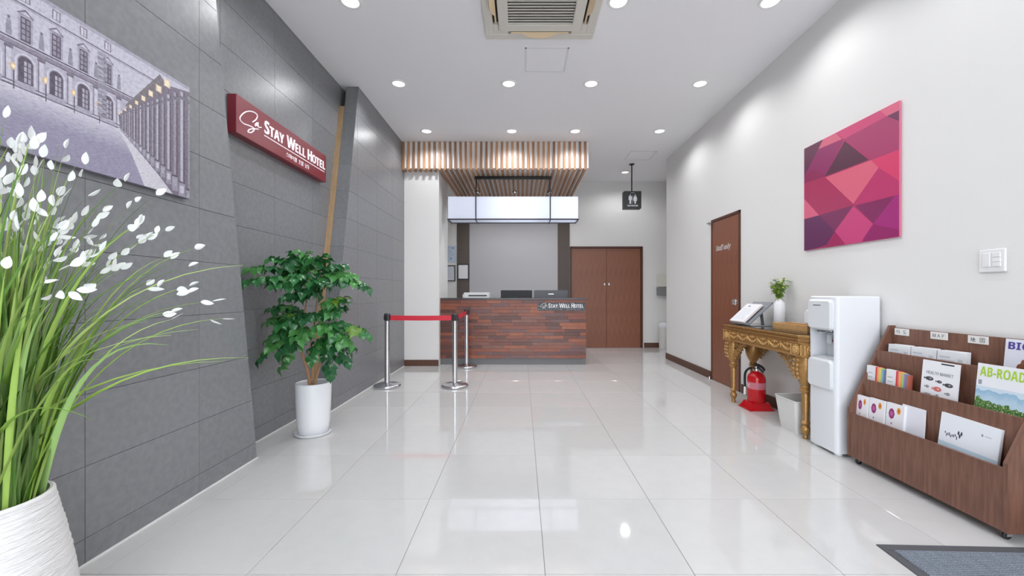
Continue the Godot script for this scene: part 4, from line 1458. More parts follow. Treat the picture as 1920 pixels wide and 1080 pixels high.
func under_table() -> void:
	# fire extinguisher on its stand
	var red := mat("ext_red", rgb(196, 18, 30), 0.16)
	var o := thing("fire_extinguisher", "red fire extinguisher on a red floor stand under the gilt table", "extinguisher", P(2.3, 0, 3.985), -PI / 2)
	var b := MB.new()
	var f := [Vector3(-0.1, 0, 0.12), Vector3(0.1, 0, 0.12), Vector3(0.1, 0, -0.11), Vector3(-0.1, 0, -0.11)]
	var g := [Vector3(-0.07, 0.07, 0.085), Vector3(0.07, 0.07, 0.085), Vector3(0.07, 0.07, -0.085), Vector3(-0.07, 0.07, -0.085)]
	for k in 4:
		var e := (k + 1) % 4
		b.face([f[k], f[e], g[e], g[k]], (f[k] + f[e]) * 0.5 + Vector3(0, 0.01, 0))
	b.face(g, Vector3.UP)
	b.face(f, Vector3.DOWN)
	b.box(Vector3(0, 0.006, 0.005), Vector3(0.21, 0.012, 0.24), 0.003)
	part(o, "floor_stand", b.mesh(), red)
	b = MB.new()
	b.lathe([Vector2(0, 0.07), Vector2(0.076, 0.07), Vector2(0.08, 0.078), Vector2(0.08, 0.29), Vector2(0.077, 0.312), Vector2(0.066, 0.334), Vector2(0.046, 0.352), Vector2(0.024, 0.362), Vector2(0.02, 0.372)], 32)
	part(o, "cylinder", b.mesh(), red)
	b = MB.new()
	b.lathe([Vector2(0.0806, 0.198), Vector2(0.081, 0.2), Vector2(0.081, 0.26), Vector2(0.0806, 0.262)], 32)
	part(o, "label_band", b.mesh(), mat("ext_label", rgb(206, 120, 134), 0.4))
	b = MB.new()
	for k in 3:
		b.box(Vector3(0.02 - 0.02 * k, 0.23 + 0.012 * (1 - k % 2), 0.0815), Vector3(0.02, 0.008, 0.003), 0.001)
	b.box(Vector3(0, 0.217, 0.0815), Vector3(0.07, 0.004, 0.003))
	part(o, "label_mark", b.mesh(), mat("paper"))
	b = MB.new()
	b.lathe([Vector2(0.022, 0.366), Vector2(0.022, 0.392), Vector2(0.014, 0.398), Vector2(0.014, 0.412), Vector2(0, 0.414)], 16)
	b.t = Transform3D(Basis(Vector3.RIGHT, PI / 2), Vector3(0.0, 0.382, 0.02))
	b.lathe([Vector2(0.014, 0), Vector2(0.014, 0.012), Vector2(0, 0.014)], 14)
	part(o, "valve", b.mesh(), mat("chrome"))
	b = MB.new()
	b.tube(curve([Vector3(-0.02, 0.41, 0), Vector3(0.03, 0.425, 0), Vector3(0.09, 0.42, 0.0), Vector3(0.13, 0.4, 0)], 4), 0.009, 6, true, 1.6)
	b.tube(curve([Vector3(-0.01, 0.4, 0), Vector3(0.04, 0.4, 0), Vector3(0.11, 0.375, 0)], 4), 0.007, 6, true, 1.5)
	b.box(Vector3(0.01, 0.43, 0), Vector3(0.07, 0.018, 0.03), 0.005)
	part(o, "squeeze_handle", b.mesh(), mat("black_plastic"))
	b = MB.new()
	b.tube(curve([Vector3(-0.02, 0.385, 0.01), Vector3(-0.07, 0.38, 0.03), Vector3(-0.115, 0.33, 0.045), Vector3(-0.118, 0.25, 0.05), Vector3(-0.1, 0.19, 0.055)], 5), 0.011, 8)
	part(o, "hose", b.mesh(), mat("black_plastic"))
	b = MB.new()
	b.lathe([Vector2(0.0, 0.0), Vector2(0.015, 0.0), Vector2(0.013, 0.07), Vector2(0.008, 0.078), Vector2(0, 0.08)], 12, Vector3(-0.1, 0.115, 0.056))
	part(o, "nozzle", b.mesh(), mat("paper"))
	# waste bin
	o = thing("waste_bin", "open white tapered plastic waste bin under the gilt table", "bin", P(2.3, 0, 3.36), -PI / 2)
	b = MB.new()
	var r0 := round_rect(-0.105, 0.105, -0.1, 0.1, 0.02)
	var r1 := round_rect(-0.14, 0.14, -0.13, 0.13, 0.024)
	var m := r0.size()
	for k in m:
		var e := (k + 1) % m
		var a0 := Vector3(r0[k].x, 0, -r0[k].y)
		var b0 := Vector3(r0[e].x, 0, -r0[e].y)
		var a1 := Vector3(r1[k].x, 0.26, -r1[k].y)
		var b1 := Vector3(r1[e].x, 0.26, -r1[e].y)
		var out := Vector3(a0.x + b0.x, 0, a0.z + b0.z)
		b.face([a0, b0, b1, a1], out)
		b.face([a0 * 0.96 + Vector3(0, 0.006, 0), b0 * 0.96 + Vector3(0, 0.006, 0), b1 * Vector3(0.975, 1, 0.975), a1 * Vector3(0.975, 1, 0.975)], -out)
		b.face([Vector3.ZERO, a0, b0], Vector3.DOWN)
		b.face([Vector3(0, 0.006, 0), a0 * 0.96 + Vector3(0, 0.006, 0), b0 * 0.96 + Vector3(0, 0.006, 0)], Vector3.UP)
	part(o, "bin_body", b.mesh(), mat("bin_white", rgb(226, 225, 222), 0.4))
	b = MB.new()
	var ring := []
	for k in m + 1:
		ring.append(Vector3(r1[k % m].x, 0.262, -r1[k % m].y))
	b.tube(ring, 0.006, 8, false)
	part(o, "rim", b.mesh(), mat("bin_white"))

func dispenser() -> void:
	var body := mat("white_plastic")
	var front := mat("disp_front", rgb(226, 230, 233), 0.28)
	var o := thing("water_dispenser", "tall white water dispenser with drip recess standing against white wall", "water dispenser", P(2.33, 0, 2.94), -PI / 2)
	# footprint in x (towards the viewer) and z (towards the room); prism xy -> x, -z
	var b := MB.new()
	b.t = Transform3D(Basis(Vector3.RIGHT, -PI / 2), Vector3.ZERO)
	var foot := round_rect(-0.137, 0.137, -0.16, 0.155, 0.028)
	b.prism(foot, 0.02, 0.66, 0.0, true)
	b.prism(foot, 0.87, 1.108, 0.008, true)
	# the recess: a U-shaped footprint with the same outer corners
	var notch := foot.duplicate()
	notch.append_array([Vector2(-0.118, -0.16), Vector2(-0.118, -0.03), Vector2(0.118, -0.03), Vector2(0.118, -0.16)])
	notch[notch.size() - 4].x = -0.1185
	b.prism(notch, 0.66, 0.87, 0.0, true)
	part(o, "cabinet", b.mesh(), body)
	# proud upper cover, rounded, with a slight bow
	b = MB.new()
	b.prism(round_rect(-0.122, 0.112, 0.868, 1.085, 0.03, 6), 0.13, 0.183, 0.012, true)
	var cover := part(o, "upper_cover", b.mesh(), front)
	b = MB.new()
	b.box(Vector3(-0.02, 1.043, 0.1835), Vector3(0.075, 0.007, 0.001))
	part(cover, "logo_mark", b.mesh(), mat("mark_grey", rgb(120, 124, 128), 0.5))
	b = MB.new()
	b.prism(round_rect(-0.128, 0.108, 0.445, 0.655, 0.03, 6), 0.13, 0.178, 0.01, true)
	part(o, "tray_cover", b.mesh(), front)
	for x in [-0.075, 0.035]:
		b = MB.new()
		b.lathe([Vector2(0.0, 0.868), Vector2(0.017, 0.868), Vector2(0.019, 0.862), Vector2(0.019, 0.845), Vector2(0.012, 0.842), Vector2(0.0, 0.84)], 16, Vector3(x, 0, 0.12))
		part(o, "tap", b.mesh(), mat("chrome"))
		part(o, "tap_lever", boxm(Vector3(x + 0.03, 0.852, 0.13), Vector3(0.05, 0.01, 0.02), 0.003), mat("mark_grey"))
		part(o, "push_plate", boxm(Vector3(x, 0.79, 0.05), Vector3(0.045, 0.07, 0.012), 0.005), body)
	b = MB.new()
	b.tube(arc(Vector3(-0.055, 0.765, 0.034), 0.016, 0.2, PI - 0.2, 8), 0.004, 6)
	part(o, "warning_mark", b.mesh(), mat("mark_red", rgb(196, 96, 96), 0.5))
	part(o, "drip_grid", boxm(Vector3(0, 0.664, 0.09), Vector3(0.22, 0.006, 0.11), 0.002), front)
	for sx in [-1, 1]:
		for sz in [-1, 1]:
			b = MB.new()
			b.lathe([Vector2(0, 0), Vector2(0.024, 0), Vector2(0.026, 0.004), Vector2(0.02, 0.021)], 14, Vector3(sx * 0.1, 0, sz * 0.12))
			part(o, "foot", b.mesh(), body)
	# paper cup holder on the far side
	b = MB.new()
	b.prism(round_rect(-0.25, -0.139, 0.89, 1.0, 0.03), 0.0, 0.12, 0.008, true)
	b.prism(round_rect(-0.2, -0.138, 0.96, 1.03, 0.012), 0.0, 0.09, 0.004, true)
	part(o, "cup_holder", b.mesh(), mat("white_gloss"))

# ---------------------------------------------------------------- brochure rack
func rack() -> void:
	var rw := mat("rack_wood")
	var o := thing("brochure_rack", "dark brown wooden tiered brochure rack on casters by the water dispenser", "rack", P(2.34, 0, 2.28), -PI / 2)
	for s in [-1, 1]:
		var b := MB.new()
		var px: float = s * 0.44
		b.t = Transform3D(Basis(Vector3(0, 0, 1), Vector3.UP, Vector3(-1, 0, 0)), Vector3(px, 0, 0))     # prism x -> z
		b.prism(PackedVector2Array([Vector2(-0.15, 0.045), Vector2(0.153, 0.045), Vector2(0.153, 0.36), Vector2(-0.118, 0.915), Vector2(-0.15, 0.915)]), -0.01, 0.01, 0.001)
		part(o, "side_panel", b.mesh(), rw)
	part(o, "front_panel", boxm(Vector3(0, 0.19, 0.144), Vector3(0.86, 0.29, 0.014), 0.001), rw)
	part(o, "tier_panel", boxm(Vector3(0, 0.35, 0.062), Vector3(0.86, 0.425, 0.012), 0.001), rw)
	part(o, "tier_panel", boxm(Vector3(0, 0.545, -0.025), Vector3(0.86, 0.415, 0.012), 0.001), rw)
	part(o, "back_panel", boxm(Vector3(0, 0.475, -0.13), Vector3(0.86, 0.855, 0.012), 0.001), rw)
	part(o, "pocket_floor", boxm(Vector3(0, 0.14, 0.1), Vector3(0.86, 0.012, 0.068)), rw)
	part(o, "pocket_floor", boxm(Vector3(0, 0.35, 0.018), Vector3(0.86, 0.012, 0.072)), rw)
	part(o, "pocket_floor", boxm(Vector3(0, 0.55, -0.077), Vector3(0.86, 0.012, 0.09)), rw)
	part(o, "bottom_board", boxm(Vector3(0, 0.052, 0), Vector3(0.86, 0.014, 0.27)), rw)
	for sx in [-1, 1]:
		for sz in [-1, 1]:
			var c := Vector3(sx * 0.41, 0.0, sz * 0.105)
			var b := MB.new()
			b.box(Vector3(0, 0.043, 0), Vector3(0.04, 0.004, 0.04), 0.001)
			for e in [-1, 1]:
				b.box(Vector3(e * 0.011, 0.03, 0.004), Vector3(0.003, 0.026, 0.026), 0.001)
			var cs := part(o, "caster", b.mesh(), mat("steel"), c)
			b = MB.new()
			b.t = Transform3D(Basis(Vector3.BACK, PI / 2), Vector3(0.008, 0.02, 0.006))
			b.lathe([Vector2(0.0, 0.0), Vector2(0.016, 0.0), Vector2(0.02, 0.003), Vector2(0.02, 0.013), Vector2(0.016, 0.016), Vector2(0, 0.016)], 16)
			part(cs, "wheel", b.mesh(), mat("black_plastic"))
	# label plates along the top
	var g := hangul()
	for q in [[-0.355, 0], [-0.12, 1], [0.085, 2]]:
		var pl := part(o, "label_plate", boxm(Vector3.ZERO, Vector3(0.1, 0.043, 0.003), 0.001), mat("plate_white", rgb(232, 230, 226), 0.4), Vector3(q[0], 0.878, -0.122))
		var b := MB.new()
		if q[1] == 1:
			for k in 3:
				letters(b, "MAP"[k], -0.036 + 0.027 * k, -0.01, 0.02, 0.0, "Droid Sans", false, 0.0, 0.0015, 0.001)
		else:
			var pair: Array = ["ji", "do"] if q[1] == 0 else ["earth", "plan"]
			for k in 2:
				strokes(b, g[pair[k]], -0.036 + 0.046 * k, -0.012, Vector2(0.024, 0.024), 0.0028, 0.0016)
		part(pl, "lettering", b.mesh(), mat("ink_grey", rgb(120, 122, 124), 0.6))
	var white := mat("paper")
	var base := P(2.34, 0, 2.28)
	var turn := -PI / 2
	# front pocket: three stacks of emblem leaflets, one fanned white sheet, a wide pale catalogue
	var emb := Image.create(96, 192, false, Image.FORMAT_RGB8)
	emb.fill(rgb(240, 238, 242))
	for k in 8:
		var a := TAU * k / 8
		disc(emb, 30 + cos(a) * 9, 38 + sin(a) * 11, 8, 9, rgb(150, 56, 120), 8)
		disc(emb, 68 + cos(a) * 6, 22 + sin(a) * 7, 5, 6, rgb(232, 158, 64), 8)
	disc(emb, 30, 38, 8, 9, rgb(196, 100, 160), 10)
	disc(emb, 68, 22, 5, 6, rgb(206, 110, 40), 10)
	disc(emb, 32, 74, 3, 4, rgb(150, 56, 100), 8)
	for k in 4:
		emb.fill_rect(Rect2i(22, 92 + 9 * k, 52, 2), rgb(206, 200, 206))
	var embm := img_mat("emblem_print", emb, 0.45)
	for q in [[-0.388, 0.085, 0.456, 0.118, "emblem leaflet stack nearest the water dispenser in front pocket of the rack"], [-0.287, 0.11, 0.46, 0.112, "middle emblem leaflet stack in front pocket of the rack"], [-0.168, 0.115, 0.462, 0.106, "emblem leaflet stack beside the loose white sheet in front pocket"]]:
		var t := thing("leaflet_stack", "white %s" % q[4], "leaflet", base, turn, "white leaflets with purple and orange emblems")
		var h: float = q[2] - 0.147
		printed(t, "leaflets", Vector3(q[1], h, 0.016), Vector3(q[0], 0.147 + h / 2, q[3] - 0.012), Vector3(-0.08, 0, 0), embm, white)
	var ws := thing("loose_sheet", "plain white folded sheet behind the emblem leaflets in front pocket", "leaflet", base, turn)
	printed(ws, "sheet", Vector3(0.14, 0.325, 0.004), Vector3(-0.07, 0.31, 0.082), Vector3(-0.06, 0, 0), mat("sheet_white", rgb(232, 232, 240), 0.6), white)
	var cat := Image.create(192, 192, false, Image.FORMAT_RGB8)
	cat.fill(rgb(236, 240, 246))
	for y in range(84, 150):
		cat.fill_rect(Rect2i(0, y, 192, 1), rgb(196, 216, 230).lerp(rgb(226, 234, 242), float(y - 84) / 66.0))
	for k in 9:
		cat.fill_rect(Rect2i(20 + k * 5, 52 + (k * 5) % 7, 3, 6 + (k * 3) % 5), rgb(70, 74, 84))
	for k in 3:
		disc(cat, 66 + k * 5, 46 + (k % 2) * 8, 3, 6, rgb(36, 40, 50), 8)
	disc(cat, 140, 30, 3, 4, rgb(150, 150, 156), 8)
	cat.fill_rect(Rect2i(148, 29, 20, 2), rgb(190, 190, 196))
	var cg := thing("catalogue", "wide white and pale blue catalogue leaning in the front rack pocket", "catalogue", base, turn)
	printed(cg, "catalogue_pages", Vector3(0.275, 0.342, 0.014), Vector3(0.225, 0.148 + 0.171, 0.092), Vector3(-0.1, 0, -0.03), img_mat("catalogue_print", cat, 0.35), white)
	# second pocket
	var bk := Image.create(96, 96, false, Image.FORMAT_RGB8)
	bk.fill(rgb(236, 236, 238))
	for k in 6:
		bk.fill_rect(Rect2i(14, 14 + k * 9, 52, 2), rgb(186, 188, 196))
	disc(bk, 44, 74, 12, 11, rgb(206, 206, 212))
	disc(bk, 44, 74, 9, 8, rgb(232, 232, 236))
	var bkm := img_mat("booklet_print", bk)
	var bands := [rgb(214, 60, 60), rgb(232, 150, 130), rgb(236, 190, 110), rgb(232, 214, 120), rgb(168, 206, 140), rgb(130, 176, 212), rgb(96, 140, 190), rgb(176, 120, 84)]
	for q in [[-0.37, 0.0, "booklet set with rainbow edges beside the rack's side panel"], [-0.225, 1.0, "booklet set with rainbow edges beside the market poster leaflet"]]:
		var t := thing("booklet_set", "small white %s" % q[2], "booklet", base, turn, "small white booklets with rainbow edges")
		printed(t, "cover_booklet", Vector3(0.068, 0.295, 0.02), Vector3(q[0] - 0.035, 0.357 + 0.147, 0.03), Vector3(-0.06, 0, 0), bkm, white)
		for k in 8:
			var c: Color = bands[k]
			if q[1] > 0 and k % 2 == 1:
				c = c.lerp(rgb(224, 70, 80), 0.35)
			var bx := part(t, "booklet", boxm(Vector3.ZERO, Vector3(0.0085, 0.295 - 0.002 * k, 0.03), 0.0008), mat("band_%d_%d" % [k, int(q[1])], c, 0.6), Vector3(q[0] + 0.005 + 0.0088 * k, 0.357 + 0.147 - 0.001 * k, 0.028 - 0.001 * k))
			bx.rotation.x = -0.06
	var po := Image.create(192, 384, false, Image.FORMAT_RGB8)
	po.fill(rgb(238, 238, 242))
	po.fill_rect(Rect2i(100, 6, 66, 7), rgb(40, 40, 44))
	for q in [[44, 100, 22, 11, 0], [98, 108, 13, 8, 0], [146, 118, 22, 11, 0], [36, 146, 9, 8, 1], [90, 150, 22, 13, 2], [146, 164, 10, 8, 1], [92, 190, 8, 12, 1], [146, 200, 20, 9, 0], [40, 186, 18, 4, 1]]:
		var c: Color = [rgb(66, 70, 74), rgb(130, 132, 134), rgb(206, 110, 104)][q[4]]
		disc(po, q[0], q[1], q[2], q[3], c, 18)
		fill(po, PackedVector2Array([Vector2(q[0] - q[2] - 8, q[1] - q[3] * 0.6), Vector2(q[0] - q[2] + 4, q[1]), Vector2(q[0] - q[2] - 8, q[1] + q[3] * 0.6)]), c)
		disc(po, q[0] + q[2] * 0.2, q[1] - 1, q[2] * 0.35, q[3] * 0.4, c.lightened(0.5), 10)
	var mk := thing("market_leaflet", "tall white leaflet with dark fish drawings standing in the middle rack pocket", "leaflet", base, turn)
	var mp := printed(mk, "leaflet_sheets", Vector3(0.2, 0.392, 0.006), Vector3(0.02, 0.357 + 0.195, 0.026), Vector3(-0.09, 0, 0.0), img_mat("market_print", po, 0.4), white)
	var lb := MB.new()
	letters(lb, "HEALTH MARKET", -0.072, 0.12, 0.017, 0.145, "Droid Sans", false, 0.0, 0.0038, 0.0006)
	part(mp, "lettering", lb.mesh(), mat("ink_grey"))
	# travel magazine
	var ab := Image.create(192, 256, false, Image.FORMAT_RGB8)
	ab.fill(rgb(236, 238, 242))
	var nz := FastNoiseLite.new()
	nz.seed = 8
	nz.frequency = 0.03
	for y in range(100, 256):
		for x in 192:
			var ridge := 116.0 + 16.0 * nz.get_noise_2d(x * 0.6, 10.0)
			var shore := 158.0 + 22.0 * nz.get_noise_2d(x * 0.8, 90.0) + x * 0.1
			var v := nz.get_noise_2d(x * 3.0, y * 3.0)
			var c := rgb(206, 222, 234)
			if y > ridge:
				c = rgb(150, 188, 214).lerp(rgb(186, 210, 226), clampf((y - ridge) / 36.0 + v * 0.4, 0, 1))
			if y > shore:
				c = rgb(58, 98, 50).lerp(rgb(122, 160, 84), clampf(0.5 + v * 1.3, 0, 1))
				if v > 0.34:
					c = rgb(214, 210, 196)
			ab.set_pixel(x, y, c)
	ab.fill_rect(Rect2i(8, 74, 14, 20), rgb(110, 116, 140))
	for k in 3:
		ab.fill_rect(Rect2i(8, 78 + k * 6, 14, 2), rgb(226, 228, 236))
	var mg := thing("travel_magazine", "travel magazine with green masthead and seaside cover in the middle rack pocket", "magazine", base, turn)
	mp = printed(mg, "magazine_pages", Vector3(0.212, 0.285, 0.008), Vector3(0.318, 0.635, 0.03), Vector3(-0.1, 0, 0.0), img_mat("travel_print", ab, 0.2), white)
	lb = MB.new()
	letters(lb, "AB-ROAD", -0.092, 0.081, 0.046, 0.185, "Droid Sans", true, 0.0, 0.005, 0.0006)
	part(mp, "lettering", lb.mesh(), mat("ink_lime", rgb(172, 208, 62), 0.4))
	# top pocket: three stacks of folded maps and a magazine
	var mpi := Image.create(128, 64, false, Image.FORMAT_RGB8)
	mpi.fill(rgb(232, 235, 238))
	for k in 5:
		mpi.fill_rect(Rect2i(10 + (k * 13) % 9, 8 + k * 5, 50 + (k * 17) % 24, 2), rgb(196, 202, 210))
	mpi.fill_rect(Rect2i(94, 10, 22, 40), rgb(204, 208, 210))
	var mpm := img_mat("map_print", mpi)
	for q in [[-0.322, 0.15, 0.798, "folded map stack under the Korean label plate"], [-0.165, 0.15, 0.8, "folded map stack under the MAP label plate"], [-0.006, 0.152, 0.802, "folded map stack between the MAP and third label plates"]]:
		var t := thing("map_stack", "white %s" % q[3], "map", base, turn, "folded map stacks in the top rack pocket")
		var h: float = q[2] - 0.557
		for k in 3:
			var pz := -0.07 - 0.012 * k
			if k == 0:
				printed(t, "folded_map", Vector3(q[1], h, 0.009), Vector3(q[0], 0.557 + h / 2, pz), Vector3(-0.08, 0, 0), mpm, white)
			else:
				var s2 := part(t, "folded_map", boxm(Vector3.ZERO, Vector3(q[1] - 0.01 * k, h + 0.003 * k, 0.008), 0.001), white, Vector3(q[0] + 0.004 * k, 0.557 + h / 2, pz))
				s2.rotation = Vector3(-0.08, 0, 0.012 * k)
	var bi := Image.create(192, 256, false, Image.FORMAT_RGB8)
	bi.fill(rgb(226, 228, 238))
	# a portrait with curly brown hair
	for k in 40:
		var a := PI + PI * k / 39.0
		var r := 52.0 + 8.0 * sin(k * 2.4)
		disc(bi, 118 + cos(a) * r, 128 + sin(a) * r * 0.95, 15, 15, rgb(110, 66, 48).lerp(rgb(150, 96, 72), (k * 7 % 10) / 10.0), 12)
	disc(bi, 118, 118, 52, 52, rgb(116, 72, 54))
	disc(bi, 118, 154, 40, 54, rgb(216, 172, 152), 24)
	disc(bi, 96, 112, 22, 18, rgb(124, 78, 58), 14)
	disc(bi, 138, 108, 24, 16, rgb(132, 84, 62), 14)
	for s in [-1, 1]:
		disc(bi, 118 + s * 17, 142, 8, 4, rgb(240, 236, 234), 10)
		disc(bi, 118 + s * 17, 142, 3.4, 3.6, rgb(70, 52, 46), 8)
		fill(bi, quad_pts(118 + s * 17 - 9, 132, 118 + s * 17 + 9, 135), rgb(96, 60, 46))
	fill(bi, PackedVector2Array([Vector2(115, 144), Vector2(121, 144), Vector2(126, 168), Vector2(111, 168)]), rgb(202, 154, 134))
	disc(bi, 118, 182, 14, 4, rgb(178, 100, 96), 12)
	var bg := thing("portrait_magazine", "white magazine with a curly-haired portrait cover in the top rack pocket", "magazine", base, turn)
	mp = printed(bg, "magazine_pages", Vector3(0.205, 0.345, 0.006), Vector3(0.325, 0.557 + 0.172, -0.096), Vector3(-0.09, 0, 0.0), img_mat("portrait_print", bi, 0.25), white)
	lb = MB.new()
	letters(lb, "BIG", -0.088, 0.122, 0.036, 0.09, "Droid Sans", true, 0.0, 0.004, 0.0006)
	part(mp, "lettering", lb.mesh(), mat("ink_violet", rgb(78, 64, 150), 0.4))

# ---------------------------------------------------------------- plants
func leaf_mesh(l: float, w: float, droop: float) -> ArrayMesh:
	# along +z, folded on its midrib, with a drip tip
	var b := MB.new()
	var n := 7
	var prof := [0.02, 0.34, 0.48, 0.5, 0.4, 0.2, 0.05, 0.0]
	var rows := []
	for i in n + 1:
		var f := float(i) / n
		var y := -droop * l * f * f
		var hw: float = prof[i] * w
		rows.append([Vector3(-hw, y + hw * 0.35 * (1 + 0.3 * sin(i * 2.2)), l * f), Vector3(0, y, l * f), Vector3(hw, y + hw * 0.35 * (1 + 0.3 * sin(i * 2.2 + 1.0)), l * f)])
	var base := b.v.size()
	for i in n + 1:
		for k in 3:
			var p: Vector3 = rows[i][k]
			var tg: Vector3 = (rows[mini(i + 1, n)][1] - rows[maxi(i - 1, 0)][1]).normalized()
			var nn := Vector3.UP - tg * tg.y
			b.vert(p, (nn.normalized() + Vector3(-0.35 * (k - 1), 0, 0)).normalized(), Vector2(k * 0.5, float(i) / n))
	for i in n:
		for k in 2:
			var q := base + i * 3 + k
			b.ix.append_array([q, q + 1, q + 3, q + 1, q + 4, q + 3])
	return b.mesh()

func compound_leaf(droop: float, sd: int) -> ArrayMesh:
	# five leaflets on a short rib, as one leaf of the tree has
	var b := MB.new()
	var r := RandomNumberGenerator.new()
	r.seed = sd
	b.tube([Vector3.ZERO, Vector3(0, 0.002, 0.03), Vector3(0, -0.004, 0.06)], 0.0013, 5)
	for q in [[0.058, 0.0, 1.0], [0.04, 0.95, 0.85], [0.04, -0.95, 0.85], [0.014, 1.2, 0.8], [0.014, -1.2, 0.8]]:
		var lf := leaf_mesh(0.076 * q[2] * r.randf_range(0.9, 1.1), 0.06 * q[2], droop + r.randf_range(-0.1, 0.25))
		var m := Basis(Vector3.UP, q[1]) * Basis(Vector3.BACK, r.randf_range(-0.4, 0.4)) * Basis(Vector3.RIGHT, r.randf_range(-0.1, 0.5))
		b.take(lf, Transform3D(m, Vector3(0, 0, q[0])))
	return b.mesh()

func petal_mesh(l: float, w: float, cup: float) -> ArrayMesh:
	var b := MB.new()
	var n := 6
	var m := 4
	for i in n + 1:
		var f := float(i) / n
		var hw := w * 0.5 * pow(sin(PI * pow(clampf(f * 0.97 + 0.02, 0, 1), 0.8)), 0.8)
		for k in m + 1:
			var s := -1.0 + 2.0 * k / m
			var p := Vector3(hw * s, cup * (s * s * hw * 1.2 + 0.9 * l * f * f * 0.4), l * f)
			b.vert(p, Vector3(-s * cup * 1.4, 1, -0.5 * cup).normalized())
	for i in n:
		for k in m:
			var q := i * (m + 1) + k
			b.ix.append_array([q, q + 1, q + m + 1, q + 1, q + m + 2, q + m + 1])
	return b.mesh()

func aim(dir: Vector3, roll: float) -> Basis:      # local +z along dir
	var z := dir.normalized()
	var x := (Vector3.UP if absf(z.y) < 0.95 else Vector3.RIGHT).cross(z).normalized()
	var y := z.cross(x)
	return Basis(x, y, z) * Basis(Vector3.BACK, roll)

